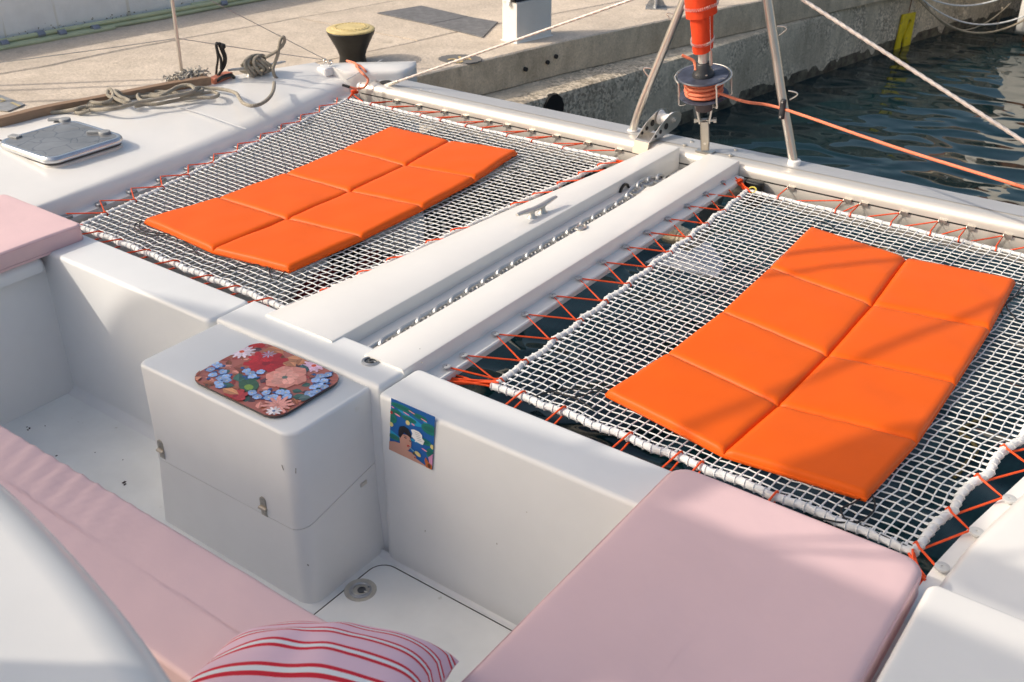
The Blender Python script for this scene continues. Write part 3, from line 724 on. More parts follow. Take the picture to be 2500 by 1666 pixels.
# stanchion, lifelines, bow eye, mooring cleat
st=G(447,203,DZ); st_top=GP(417,-25,st,(ray(447,203).x,ray(447,203).y,0))
up=(st_top-st).normalized()
sn=part(MB().rod(st-V((0,0,.02)),st+up*1.0,.0125,12),'stanchion',STEEL)
MB().lathe([(.035,0),(.035,.01),(.02,.014),(.018,.08),(.014,.082)],st,16).build('stanchion_base',STEEL,sn)
ring=GP(1130*.38265,245*.38265,st,(ray(447,203).x,ray(447,203).y,0))
eye=G(2075*.38265,392*.38265,DZ+.035)
WIRE=mat('lifeline_wire',(.42,.42,.41),.4,metal=.8)
far=ring+(GP(0,152,st+V((0,-1,0)),(1,0.15,0))-ring)*1.0
tag(MB().tube(sag(G(-40,158,.42),ring,.004,12)+sag(ring,eye+V((0,0,.01)),.004,16)[1:],.0028,6).build('lower_lifeline',WIRE),'thin lower lifeline wire running through the stanchion to the bow','wire')
tp=GP(1360*.38265,15*.38265,ring.lerp(eye,.25),(ray(520,60).x,ray(520,60).y,0)); tp2=tp+(tp-eye)*.35
tag(MB().tube(sag(tp2,eye+V((0,0,.014)),.0,8),.0028,6).build('upper_lifeline',WIRE),'thin upper lifeline wire slanting down to the bow eye','wire')
m=MB(); m.rblock(eye.x-.05,eye.x+.05,eye.y-.05,eye.y+.05,DZ-.06,DZ-.003,.02,.01); be=part(m,'bow_eye_base',PLASTICW)
MB().tube([eye+V((.0,.014*cos(a),.002+.014*sin(a))) for a in [i*pi/8 for i in range(16)]],.005,6,True).build('bow_eye',STEEL,be)
MB().tube([eye+V((.02,.03+.018*cos(a),-.012+.012*sin(a))) for a in [i*pi/8 for i in range(16)]],.006,6,True).build('shackle',STEEL,be)
def cleat(pa,pb,foot1,foot2,r,mt,nm,par,h):
    ax=(pb-pa); Lc=ax.length; d=ax.normalized(); mid=(pa+pb)/2
    P=[pa.lerp(pb,i/14)+V((0,0,-.010*cos(2*pi*(i/14-.5))*.6)) for i in range(15)]
    R=[r*(.55+.45*sin(pi*i/14)**.6) for i in range(15)]
    m=MB(); m.tube(P,R,12,flat=.75)
    for f in (foot1,foot2):
        top=V((f.x,f.y,mid.z)); m.lathe([(r*1.7,0),(r*1.6,.006),(r*.95,.018),(r*.9,h-.006),(r*1.2,h)],f,14)
    return part(m,nm,mt,par)
zb=.115
c1,c2=G(1188*1.0625,497*1.0625,zb+.05),G(1278*1.0625,455*1.0625,zb+.05)
cm=(c1+c2)/2; dd=(c2-c1).normalized()
cleat(c1,c2,V((cm.x,cm.y,zb))-dd*.04,V((cm.x,cm.y,zb))+dd*.045,.017,mat('cast_aluminium',(.58,.57,.54),.38,metal=.6),'mooring_cleat',None,.045)
mc1,mc2=G(557,174,DZ+.055),G(697,153,DZ+.055); cm=(mc1+mc2)/2; dd=(mc2-mc1).normalized(); cb=V((cm.x,cm.y,DZ-.005))
cleat(mc1,mc2,cb-dd*.06,cb+dd*.06,.016,bpy.data.materials['cast_aluminium'],'bow_cleat',None,.05)

# ---- crossbeam (aluminium extrusion)
BT=.06
x0b,x1b=-5.345,.75
bdz=lambda x: .016+.0098*(x+4.9)
B0=BT
prof=[(5.655,BT-.012),(5.645,BT-.002),(5.60,BT),(5.56,BT+.0005),(5.52,BT),(5.475,BT-.003),(5.455,BT-.002)]
for k in range(9):
    a=pi/2*k/8; prof.append((5.455-.05*sin(a),BT-.052+.05*cos(a)))
prof+=[(5.405,-.012),(5.415,-.014),(5.415,-.019),(5.405,-.021),(5.403,-.05),(5.41,-.11),(5.44,-.165),(5.50,-.19),(5.58,-.18),(5.64,-.12),(5.665,-.05),(5.665,.02)]
m=MB(); m.loft([[V((x,y,z+bdz(x))) for y,z in prof] for x in (x0b,-4.2,-3.2,-2.2,-1.2,x1b)])
xb=part(m,'crossbeam',ALU,smooth=25)
m=MB(); m.loft([[V((x,5.4045,-.0125+bdz(x))),V((x,5.4045,-.0205+bdz(x)))] for x in (x0b+.02,x1b)],False); m.build('lashing_slot',GAP,xb,smooth=0)
m=MB(); m.loft([[V((x,5.648,BT+.0008+bdz(x))),V((x,5.600,BT+.003+bdz(x))),V((x,5.535,BT+.0036+bdz(x))),V((x,5.50,BT+.0016+bdz(x)))] for x in (x0b+.03,x1b)],False); m.build('top_strip',ALUDECK,xb,smooth=60)
# end cap plate and casting at the port end
m=MB(); m.loft([[V((x,5.53+(y-5.53)*1.04,(z+.06)*1.04-.06+bdz(x))) for y,z in prof] for x in (x0b-.02,x0b)]); m.build('end_plate',PLASTICW,xb,smooth=25)
m=MB(); m.rblock(x0b-.09,x0b-.021,5.44,5.62,-.2,.045,.02,.012); m.build('end_socket',SEAL,xb)
# slot eyes
def eye_px(px,py): 
    p=GY(px,py,5.40); return V((p.x,5.402,-.0165+bdz(p.x)))
s8=.38265
EYL=[eye_px(800+a*s8,b*s8) for a,b in ((430,640),(570,668),(735,705),(868,735),(1015,767),(1135,793),(1290,828),(1450,862),(1650,905),(1850,948))]
EYR=[eye_px(1600+a*s8,b*s8) for a,b in ((855,1195),(1215,1272),(1320,1295),(1575,1350),(1820,1405),(2000,1442),(2235,1495))]+[V((-.66,5.402,-.0165+bdz(-.66))),V((-.44,5.402,-.0165+bdz(-.44)))]
src=None
for p in EYL+EYR:
    if src is None:
        m=MB(); m.box(p+V((.012,-.006,0)),(.042,.012,.018)); m.tube([p+V((-.006,-.012+.010*cos(a),.010*sin(a))) for a in [i*pi/4 for i in range(8)]],.0028,5,True)
        src=m.build('slot_eye',STEEL,xb,origin=p,smooth=0)
    else: inst(src,'slot_eye',p,xb)
for (px,py) in ((1690,347),(1797,367),(1784,380),(1672,355)):
    c=G(px,py,BT+.003+bdz(G(px,py,BT+.03).x)); MB().lathe([(.012,0),(.011,.008),(.002,.009)],c,8).build('bolt_head',STEEL,xb,smooth=20)
for (px,py) in ((1005,212),(1029,218),(1052,222)):
    c=G(px,py,BT+.003+bdz(G(px,py,BT+.03).x)); MB().lathe([(.009,0),(.008,.002),(.001,.003)],c,10).build('rivet',ALU,xb)
c=G(943,201,BT+.004+bdz(-5.1)); m=MB(); m.lathe([(.05,0),(.045,.002),(.04,-.008)],c,20); m.build('bridle_hole',GAP,xb)

BT=B0+bdz(-2.6)
# ---- centre beams (longerons) with chain channel
ZL=.12
LBL=[(2.50,-3.12,-2.725),(3.2,-3.045,-2.722),(4.0,-2.975,-2.72),(4.8,-2.885,-2.716),(5.40,-2.835,-2.711)]
def beam(tab,zbot,nm):
    m=MB(); rows=[]
    for y,xa,xb_ in tab:
        r=.013; zb_=zbot
        rows.append([V((xa,y,zb_)),V((xa,y,ZL-r)),V((xa+r*.3,y,ZL-r*.3)),V((xa+r,y,ZL)),V((xb_-r,y,ZL)),V((xb_-r*.3,y,ZL-r*.3)),V((xb_,y,ZL-r)),V((xb_+.004,y,0.01)),V((xb_+.004,y,zb_))])
    m.loft(rows); return part(m,nm,GEL,smooth=30)
bl_=beam(LBL,-.02,'centre_beam')
br_=beam([(2.50,-2.553,-2.345),(5.40,-2.530,-2.322)],.012,'centre_beam')
# channel floor between the beams, open at its front
m=MB(); m.loft([[V((-2.722,y,.052)),V((-2.55,y,.052)),V((-2.55,y,.03)),V((-2.722,y,.03))] for y in (2.5,4.93)]); m.build('channel_floor',GEL,bl_,smooth=0)
m=MB(); m.box((-2.62,5.33,-.03),(.16,.13,.04)); m.build('channel_bridge',GEL,bl_,smooth=0,bevel=.006)
m=MB(); m.loft([[V((-2.700,y,0)),V((-2.712,y,.0))] for y in (0,1)],False)
# ledge with buttons on the starboard side
m=MB(); m.loft([[V((-2.348,y,.01)),V((-2.348,y,.049)),V((-2.330,y,.046)),V((-2.270,y,.044)),V((-2.265,y,.038)),V((-2.268,y,.01))] for y in (2.5,5.36)]); m.build('lashing_ledge',GEL,br_,smooth=30)
BTN=[V((-2.294,2.695,.0445)),V((-2.296,2.805,.0445))]+[V((-2.297-.0018*i,2.805+.2165*i,.0445)) for i in range(1,12)]
src=None
for p in BTN:
    if src is None: src=MB().lathe([(.007,0),(.007,.010),(.0165,.011),(.018,.013),(.0175,.017),(.011,.0182),(.004,.018),(.0035,.014),(.0005,.014)],p,20).build('lashing_button',BUTTON,br_,origin=p)
    else: inst(src,'lashing_button',p,br_)
c=G(1335*1.0625,525*1.0625,ZL); MB().tube([c+V((.02*cos(a),.034*sin(a),.006)) for a in [i*pi/8 for i in range(16)]],.005,8,True).build('pad_eye',STEEL,br_)
MB().lathe([(.02,0),(.018,.004),(.004,.006)],c,12).build('pad_eye_base',STEEL,br_)
m=MB(); m.tube([V((-2.551,2.5,ZL-.002)),V((-2.551,3.0,ZL-.002))],.001,4)
# chain opening: black plastic hawse sleeve and stopper
c=G(1537,470,-.005)
m=MB(); m.lathe([(.045,-.03),(.055,0),(.056,.012),(.045,.014),(.042,-.02)],V((-2.715,4.76,.035)),18,Matrix((V((0,1,0)),V((0,0,1)),V((1,0,0)))).transposed()); m.build('hawse_sleeve',BLACKPAINT,bl_)
m=MB(); m.lathe([(.05,-.012),(.056,0),(.05,.012),(.03,.012),(.03,-.012)],V((-2.63,5.02,.02)),20,Matrix((V((0,1,0)),V((0,0,1)),V((1,0,0)))).transposed()); m.build('chain_wheel',BLACKPAINT,bl_)
m=MB(); m.box((-2.60,5.10,-.02),(.10,.05,.03)); m.build('chain_stopper',STEEL,bl_,smooth=0,bevel=.004)

# ---- bow roller (stainless cheeks with white nylon roller)
def cheek(off):
    pts=[(1555,330),(1600,277),(1615,276),(1628,283),(1655,305)]
    return pts
b0=G(1553,341,BT+.004); b1=G(1588,350,BT+.004)
sdir=(b1-b0).normalized(); fdir=V((-sdir.y,sdir.x,0))
tilt=.0
def RP(u,f,z): return b0+sdir*u+fdir*f+V((0,0,z))
wd_=.105
rol=part(MB().loft([[RP(u,f,z)for f,z in ((-.03,-.075),(-.012,.0),(.0,.004),(.14,.006),(.14,.012),(-.002,.010),(-.018,.004),(-.036,-.073))] for u in (0,wd_)]),'bow_roller',STEEL,smooth=0)
def ellip(u,t,hole_rows):
    prof_=[(-.01,.006),(.10,.085),(.20,.128),(.26,.135),(.31,.125),(.335,.10),(.33,.06),(.29,.03),(.20,.012),(.12,.006)]
    m=MB(); n=len(prof_)
    vs=[RP(u,f,z) for f,z in prof_]+[RP(u+t,f,z) for f,z in prof_]
    m.add(vs,[tuple(range(n)),tuple(reversed(range(n,2*n)))]+[(i,n+i,n+(i+1)%n,(i+1)%n) for i in range(n)])
    return m
for u in (0,wd_-.004):
    ch=ellip(u,.004,None).build('cheek_plate',STEEL,rol,smooth=0)
    for f,z,r in ((.055,.028,.010),(.105,.045,.013),(.165,.065,.020)):
        MB().lathe([(r,-.0052),(r,.0052),(r*.2,.0053)],RP(u+.002,f,z),14,Matrix((fdir,V((0,0,1)),sdir)).transposed()).build('lightening_hole',GAP,ch,smooth=20)
Mr=Matrix((fdir,V((0,0,1)),sdir)).transposed()
MB().lathe([(.046,.008),(.046,.014),(.034,.026),(.028,.05),(.034,.075),(.046,.088),(.046,.096)],RP(0,.245,.085),24,Mr).build('roller',PLASTICW,rol)
MB().lathe([(.018,wd_),(.018,wd_+.012),(.010,wd_+.012),(.010,wd_+.02),(.001,wd_+.021)],RP(0,.245,.085),6,Mr).build('axle_nut',STEEL,rol,smooth=20)

# ---- inclined bow struts with wire hooks
def strut(base,pts,r,nm,lab):
    P=spline(pts,5); o=part(MB().tube(P,r,16),nm,STEEL); return o,P
sb=G(1544,327,BT); sp=V((0,5.56,0))
SL=[GY(px,py,5.56) for px,py in ((1544,326),(1549,305),(1563,262),(1587,202),(1628,103),(1670,0),(1712,-105))]
slo,_=strut(sb,SL,.0245,'bow_strut','')
MB().lathe([(.033,-.004),(.033,.003),(.026,.004)],V((SL[0].x,SL[0].y,BT+.004)),18).build('strut_collar',PLASTICW,slo)
SR=[GY(px,py,5.56) for px,py in ((1938,405),(1934,378),(1926,330),(1908,230),(1890,110),(1873,0),(1857,-105))]
sro,_=strut(None,SR,.0255,'bow_strut','')
MB().lathe([(.037,-.002),(.037,.044),(.034,.047),(.027,.048)],V((SR[0].x,SR[0].y,BT-.01)),20).build('strut_collar',PLASTICW,sro)
def hook(par,pts):
    MB().tube(spline([GY(a,b,5.56) for a,b in pts],4),.0042,6).build('wire_hook',STEEL,par)
hook(slo,((1662,40),(1640,34),(1630,32),(1629,38),(1642,52)))
hook(slo,((1590,168),(1577,166),(1572,168),(1573,174),(1583,187)))
hook(sro,((1898,64),(1913,65),(1920,69),(1918,75),(1902,87)))
hook(sro,((1925,222),(1940,225),(1947,229),(1944,235),(1928,244)))
m=MB(); c=GY(1911,266,5.53); m.rblock(c.x-.016,c.x+.016,c.y-.02,c.y+.012,c.z-.055,c.z+.055,.012,.006); gd=m.build('line_guide',DARKPLASTIC,sro)
for dz in (-.042,.042): MB().lathe([(.006,0),(.005,.004)],c+V((0,-.02,dz)),8,Matrix((V((1,0,0)),V((0,0,1)),V((0,-1,0)))).transposed()).build('guide_screw',STEEL,gd)
# bridle stays from the crossbeam ends up to the strut head
apex=GY(1812,-95,5.56)
lb=G(952,206,B0+.024); 
tag(MB().tube(resample([lb,lb.lerp(apex,.5),apex],.012),.0085,9,lobes=6,amp=.12,pitch=.06).build('bridle_stay',mat('bridle_wire',(.66,.60,.56),.5,metal=.3)),'taut pale stay from the port end of the crossbeam','wire','bridle stays at the bow')
part(MB().tube([lb-(apex-lb).normalized()*.05,lb+(apex-lb).normalized()*.09],.013,12),'stay_terminal',STEEL)
rbp=GY(2520,359,5.56); rb2=rbp+(rbp-apex)*.25
tag(MB().tube(resample([rb2,apex],.012),.0105,9,lobes=3,amp=.12,pitch=.05).build('bridle_stay',bpy.data.materials['bridle_wire']),'thick pale stay slanting down to the right over the water','wire','bridle stays at the bow')

# ---- furling drum with furled sail
fb=G(1722,371,BT)
fx=thing('furler',fb,'furling drum with salmon line wound on its spool at the bow','furler')
lean=(GY(1711,-10,5.56-.16)-fb); 
fu=V((lean.x,-.10*0-.14,1.0)); fu.x=.0
topp=GP(1712,0,fb+V((0,-.17,0)),(ray(1712,0).x,ray(1712,0).y,0)); fu=(topp-fb).normalized()
qx=V((ray(1722,371).y,-ray(1722,371).x,0)).normalized(); qx=(qx-fu*qx.dot(fu)).normalized(); qy=fu.cross(qx)
MF=Matrix((qx,qy,fu)).transposed()
def FL(prof,h=0,n=28): return MB().lathe([(r,z+h) for r,z in prof],fb,n,MF)
k_=fb
def at_z(z): return fb+fu*z
m=MB(); m.box(fb+V((0,0,.004)),(.10,.07,.008)); m.build('foot_plate',STEEL,fx,smooth=0)
for s_ in (-1,1):
    tg=MB().box(at_z(.115)+qy*(.022*s_),(.050,.009,.19),M=MF).build('toggle_plate',mat('rigging_steel',(.50,.46,.40),.3,metal=1) if s_<0 else bpy.data.materials['rigging_steel'],fx,smooth=0,bevel=.006)
    MB().box(at_z(.255)+qx*(.038*s_),(.012,.04,.13),M=MF@Matrix.Rotation(.18*s_,3,'Y')).build('fork_arm',STEEL,fx,smooth=0,bevel=.004)
Mx=Matrix((fu,qy,qx)).transposed()
MB().lathe([(.013,-.06),(.013,-.052),(.009,-.05),(.009,.05),(.016,.052),(.016,.068),(.002,.07)],at_z(.205),8,Mx).build('clevis_bolt',STEEL,fx,smooth=20)
MB().lathe([(.012,-.036),(.018,-.034),(.018,-.028),(.009,-.027),(.009,.03)],at_z(.07),10,Matrix((fu,qx,-qy)).transposed()).build('clevis_pin',STEEL,fx,smooth=20)
m=MB(); m.box(at_z(.17),(.026,.02,.09),M=MF); m.build('eye_shank',STEEL,fx,smooth=0,bevel=.006)
FL([(.030,.275),(.052,.28),(.055,.33),(.055,.345),(.045,.35)]).build('lower_housing',mat('dark_brown_plastic',(.07,.055,.06),.5,var=.2),fx)
FL([(.03,.348),(.09,.352),(.138,.366),(.141,.37),(.135,.374),(.06,.366),(.03,.366)],0,40).build('lower_flange',NAVYPLASTIC,fx)
m=MB(); pts=[]
for i in range(420):
    a=i*.30; lay=i/420; r=.092+.012*sin(a*.13)+.006*mnoise.noise(V((i*.05,1,2)))
    z=.383+.075*(.5-.5*cos(lay*pi*5))*1.0
    pts.append(fb+MF@V((r*cos(a),r*sin(a),z)))
MB().tube(pts,.0088,7).build('wound_line',SALMON,fx)
FL([(.085,.37),(.085,.47)]).build('spool_core',SALMON,fx)
FL([(.03,.468),(.10,.470),(.143,.484),(.147,.488),(.142,.494),(.07,.489),(.03,.49)],0,44).build('upper_flange',NAVYPLASTIC,fx)
hub=FL([(.064,.489),(.064,.497),(.056,.512),(.044,.535),(.040,.56),(.036,.565),(.028,.567)]).build('hub',DARKPLASTIC,fx)
for a in (-2.2,-1.2,.2,2.6): 
    MB().lathe([(.007,0),(.006,.006)],fb+MF@V((.056*cos(a),.056*sin(a),.508)),8,MF).build('hub_screw',STEEL,hub)
FL([(.0265,.55),(.0265,.9)],0,20).build('foil',ALU,fx)
# wire guard around the drum
g=[]
for i in range(25):
    a=-1.05+ (2*pi-1.55)*i/24; g.append(fb+MF@V((.158*cos(a),.158*sin(a),.485)))
d0=[g[0]+fu*(-.03),g[0]-fu*.10,g[0]-fu*.135,fb+MF@V((.12*cos(-1.05),.12*sin(-1.05),.345))]
d1=[g[-1]+fu*(-.03),g[-1]-fu*.10,g[-1]-fu*.135,fb+MF@V((.12*cos(2*pi-2.6),.12*sin(2*pi-2.6),.345))]
MB().tube(spline(list(reversed(d0))+g+d1,3),.0055,8).build('wire_guard',STEEL,fx)
a=pi*.93; gm=fb+MF@V((.158*cos(2.2),.158*sin(2.2),.485)); MB().tube(spline([gm,gm-fu*.10,gm-fu*.13,fb+MF@V((.12*cos(2.2),.12*sin(2.2),.345))],4),.0055,8).build('guard_leg',STEEL,fx)
a=-.35; gm=fb+MF@V((.158*cos(.15),.158*sin(.15),.485)); MB().tube(spline([gm,gm-fu*.10,gm-fu*.13,fb+MF@V((.12*cos(.15),.12*sin(.15),.345))],4),.0055,8).build('guard_leg',STEEL,fx)
MB().tube(spline([at_z(.53)+qx*-.04-qy*.02,at_z(.575)-qx*.05,at_z(.60)-qx*.09,at_z(.615)-qx*.115],4),.0085,8).build('line_tail',SALMON,fx)
MB().box(at_z(.60)+qx*.045-qy*.01,(.02,.03,.10),M=MF).build('halyard_shackle',STEEL,fx,smooth=0,bevel=.006)
# furled sail: overlapping wrapped layers
sl=thing('furled_sail',at_z(.69),'orange-red furled sail wrapped round its foil with white zigzag stitching','sail')
def wrap(z0,z1,r0,r1,ph,nm):
    m=MB(); rows=[]
    for i in range(13):
        t=i/12; z=lerp(z0,z1,t); row=[]
        for j in range(36):
            a=2*pi*j/36; r=.92*lerp(r0,r1,t)*(1+.05*sin(2*a+ph)+.03*sin(5*a+ph*2+3*t)+.05*mnoise.noise(V((cos(a)*2,sin(a)*2,z*8))))
            zz=z+(.012*sin(a+ph) if i<2 else 0)
            row.append(fb+MF@V((r*cos(a),r*sin(a),zz)))
        rows.append(row)
    inn=[fb+MF@V((lerp(r0,r1,0)*.8*cos(2*pi*j/36),lerp(r0,r1,0)*.8*sin(2*pi*j/36),z0+.02)) for j in range(36)]
    m.loft([inn]+rows); return m.build(nm,REDORANGE,sl,smooth=70)
w1=wrap(.645,.86,.060,.068,.4,'sail_wrap'); w2=wrap(.845,1.06,.088,.092,1.7,'sail_wrap'); w3=wrap(1.04,1.30,.094,.10,2.6,'sail_wrap'); w4=wrap(1.28,1.9,.108,.12,.9,'sail_wrap'); 
def zigzag(par,z,r,ph,vert=False,z1=0):
    m=MB(); n=110; pts=[]
    for i in range(n+1):
        a=2*pi*i/n; rr_=.92*r*(1+.05*sin(2*a+ph)+.03*sin(5*a+ph*2))+.006
        pts.append(fb+MF@V((rr_*cos(a),rr_*sin(a),z+.009*(1 if i%2 else -1)+.012*sin(a+ph))))
    m.tube(pts,.0018,4); return m.build('stitching',WHITEROPE,par)
zigzag(w1,.70,.062,.4); zigzag(w2,.90,.089,1.7); zigzag(w3,1.10,.096,2.6); zigzag(w4,1.34,.109,.9)
m=MB(); pts=[fb+MF@V((.0645*cos(-.75)+.0015*(1 if i%2 else -1),.0645*sin(-.75)-.004,lerp(.66,.86,i/50))) for i in range(51)]; m.tube(pts,.0012,4); m.build('stitching',WHITEROPE,w1)
# furling line from drum through the guide and aft along the starboard side
dl=fb+MF@V((.02,-.096,.425)); gpt=GY(1911,266,5.535)
end=G(2530,467,.45); 
tag(MB().tube(resample(spline([dl+qx*.06,dl.lerp(gpt,.5)+V((0,0,-.004)),gpt,gpt.lerp(end,.5)+V((0,0,-.01)),end,end+(end-gpt)*.4],10),.02),.0085,9).build('furling_line',SALMON),'salmon furling line stretched from the drum out to the right','rope')

# ---- anchor hanging under the beams
an=thing('anchor',(-2.4,5.0,-.2),'stainless anchor stowed below the right centre beam','anchor')
m=MB(); P0=V((-2.42,5.42,-.06)); q0,q1=G(1632,566,-.80),G(1692,592,-.80); P1=q0.lerp(q1,.8)+V((.02,.05,-.06))
m.tube(spline([P0,P0.lerp(P1,.5)+V((0,.03,-.06)),P1],6),[.034]*13,8,flat=.45); m.build('shank',STEEL,an)
m=MB(); t_=[G(1575,640,-1.02),G(1640,604,-1.0),G(1730,592,-.98),G(1768,640,-1.0),G(1752,678,-1.04),G(1645,655,-1.06)]
m.add(t_+[p-V((0,0,.012)) for p in t_],[tuple(range(6)),tuple(reversed(range(6,12)))]+[(i,6+i,6+(i+1)%6,(i+1)%6) for i in range(6)]); m.build('fluke',mat('pale_anchor_plate',(.46,.47,.50),.45,metal=.3),an,smooth=0)
m=MB(); pr=[q0.lerp(q1,i/20) for i in range(21)]; m.tube(pr,[.070+.008*cos(i*2.0) for i in range(21)],16); rw=m.build('rope_wrap',CREAM,an)
MB().tube([q0-(q1-q0).normalized()*.016,q0],.062,16).build('end_disc',PLASTICW,rw)
m=MB(); a_=G(1742,500,-.16); b_=G(1700,600,-.78); w=V((.07,0,.0)); m.loft([[a_-w,a_+w*1.3,a_+w*1.3+V((0,.014,0)),a_-w+V((0,.014,0))],[a_.lerp(b_,.5)-w*.8,a_.lerp(b_,.5)+w*.6,a_.lerp(b_,.5)+w*.6+V((0,.014,0)),a_.lerp(b_,.5)-w*.8+V((0,.014,0))],[b_-w*.5,b_+w*.5,b_+w*.5+V((0,.014,0)),b_-w*.5+V((0,.014,0))]]); m.build('guide_plate',STEEL,an,smooth=0)
m=MB(); c=V((-2.20,5.365,-.02)); m.rblock(c.x-.06,c.x+.06,c.y-.035,c.y+.03,c.z-.10,c.z+.055,.03,.012); part(m,'beam_bracket',BLACKPAINT)

# ---- anchor chain
chn=thing('anchor_chain',(-2.635,3.7,.02),'galvanised anchor chain lying in the channel between the centre beams','chain')
def link_mesh():
    a,b=.0165,.0115; pts=[]
    for i in range(20):
        t=2*pi*i/20; s_=.0125 if cos(t)>0 else -.0125
        pts.append(V((a*cos(t)+s_*1.0 if abs(cos(t))>.05 else 0,b*1.25*sin(t),0)))
    return MB().tube(pts,.0062,7,True)
path=[]
for i in range(60):
    y=2.62+.0575*i
    if y>4.98: break
    zz=.078 if y<4.55 else .078+.034*min(1,(y-4.55)/.16)
    if y>4.80: zz=.112-.03*((y-4.80)/.15)
    path.append(V((-2.592+.005*sin(y*3.1)-.02*max(0,(y-4.4)),y,zz)))
src=None
for i,p in enumerate(path):
    q=path[min(i+1,len(path)-1)]-path[max(i-1,0)]
    rz=atan2(q.y,q.x); ry=-math.asin(max(-1,min(1,q.z/q.length)))
    roll=(pi/2-.25 if i%2 else .35)+.2*mnoise.noise(V((i*1.7,0,0)))
    R=(Matrix.Rotation(rz,3,'Z')@Matrix.Rotation(ry,3,'Y')@Matrix.Rotation(roll,3,'X')).to_euler()
    if src is None:
        src=link_mesh().build('chain_link',GALV,chn,origin=(0,0,0)); src.location=p-WL[chn.name]; src.rotation_euler=R; src.scale=(1.6,1.5,1.5)
    else: inst(src,'chain_link',p,chn,R)

# ================================================================== COCKPIT
FZ=-.687; WT=.10
def wallseg(x0,x1,y0,y1,z1,nm,r=.03,f=.02): return part(MB().rblock(x0,x1,y0,y1,FZ-.05,z1,r,f,5,6,draft=.012),nm,GELIN)
wallseg(-4.98,-3.288,2.335,2.568,WT,'front_wall')
wallseg(-2.335,-.42,2.335,2.572,WT+.002,'front_wall')
wallseg(-3.276,-2.345,2.36,2.578,WT+.010,'ridge_wall',.012,.022)
# storage locker: body below, lid above a thin seam that climbs on the right side
lx0,lx1,ly0,ly1=-3.262,-2.392,1.955,2.42
m=MB()
def lring(ins,z,lift=0,r=.036):
    out=[]; X0,X1,Y0,Y1=lx0+ins,lx1-ins,ly0+ins,ly1
    for cx_,cy_,a0 in ((X1-.01,Y1-.01,0),(X0+.01,Y1-.01,pi/2),(X0+r,Y0+r,pi),(X1-r*1.8,Y0+r*1.8,1.5*pi)):
        rr_=.01 if a0<pi else (r if a0<4 else r*1.8)
        for k in range(9):
            a=a0+pi/2*k/8; x=cx_+rr_*cos(a); y=cy_+rr_*sin(a)
            up_=0
            if lift: up_=max(0,min(1,(x-(X1-.22))/.2))*max(0,min(1,(y-Y0+.06)/.42))*.125
            out.append(V((x,y,z+up_)))
    return out
lb_=MB().loft([lring(-.022,FZ-.03),lring(-.004,-.40),lring(-.002,-.362,1)]); locker=part(lb_,'locker',GELIN,smooth=45)
m=MB(); rings=[lring(-.004,-.357,1),lring(.0,-.2)]
for k in range(6):
    a=pi/2*k/5; rings.append(lring(.014*(1-cos(a)),.078+.014*sin(a),0,.036))
m.loft(rings); lid=m.build('lid',GELIN,locker,smooth=45)
MB().loft([lring(.004,-.366,1),lring(.004,-.35,1)],caps=False).build('seam',RUSTLINE,locker,smooth=45)
for (px,py) in ((395,1100),(645,1240)):
    c=GY(px,py,ly0-.002); Mv=Matrix((V((1,0,0)),V((0,0,1)),V((0,-1,0)))).transposed()
    h=MB(); n=14
    def plate2(zs,w,t,rnd):
        pts=[(-w,zs[0]),(w,zs[0]),(w,zs[1])]
        if rnd: pts=[(-w,0.004),(w,.004)]+[(w*cos(a),zs[1]-w+w*sin(a)) for a in [pi*i/8 for i in range(9)]]
        else: pts=[(-w,-.006),(w,-.006),(w*.95,zs[0]),(-w*.95,zs[0])]
        k=len(pts); h.add([c+V((a,-.004,b)) for a,b in pts]+[c+V((a,.004,b)) for a,b in pts],[tuple(range(k)) if not rnd else tuple(range(k)),tuple(reversed(range(k,2*k)))]+[(i,(i+1)%k,k+(i+1)%k,k+i) for i in range(k)])
    plate2((0,.052),.016,.004,True); plate2((-.036,0),.016,.004,False)
    hg=h.build('hinge',bpy.data.materials['rigging_steel'],lid,smooth=0)
    h=MB(); h.rod(c+V((-.019,-.008,0)),c+V((.019,-.008,0)),.007,10)
    for dx,dz in ((-.007,.02),(.007,.025),(0,.035),(-.006,-.022),(.007,-.024)): h.lathe([(.004,0),(.003,.002)],c+V((dx,-.004,dz)),8,Mv)
    h.build('hinge_pin',bpy.data.materials['rigging_steel'],lid,smooth=30)
c=GX(888,1181,lx1+.006); h=MB(); h.box(c,(.006,.035,.018)); h.build('lid_clip',STEEL,lid,smooth=0,bevel=.003)
def flush_latch(c,r,par,scale=1):
    o=MB().lathe([(r,0),(r*.98,.004),(r*.86,.006),(r*.80,.004),(r*.8,-.004)],c,28).build('flush_latch',mat('latch_zinc',(.46,.47,.48),.35,metal=.6) if 'latch_zinc' not in bpy.data.materials else bpy.data.materials['latch_zinc'],par)
    MB().lathe([(r*.8,.0005),(r*.05,.001)],c,24).build('latch_cup',mat('latch_dark',(.10,.105,.11),.4) if 'latch_dark' not in bpy.data.materials else bpy.data.materials['latch_dark'],o)
    d=V((.81,.59,0)); e=V((-.59,.81,0))
    pts=[c+d*(r*.72*cos(a))+e*(r*.72*sin(a))+V((0,0,.004)) for a in [.5+i*(2*pi-1.0)/14 for i in range(15)]]
    MB().tube(spline(pts+[c+d*r*.35+e*(-.2*r)+V((0,0,.004))],2),r*.07,6).build('pull_ring',bpy.data.materials['latch_zinc'],o)
    MB().lathe([(r*.36,.001),(r*.36,.006),(r*.26,.007),(r*.25,.002),(.0005,.002)],c+d*r*.1,18).build('keyhole',bpy.data.materials['latch_dark'],o)
    return o
flush_latch(G(905,883,.1105),.037,locker)
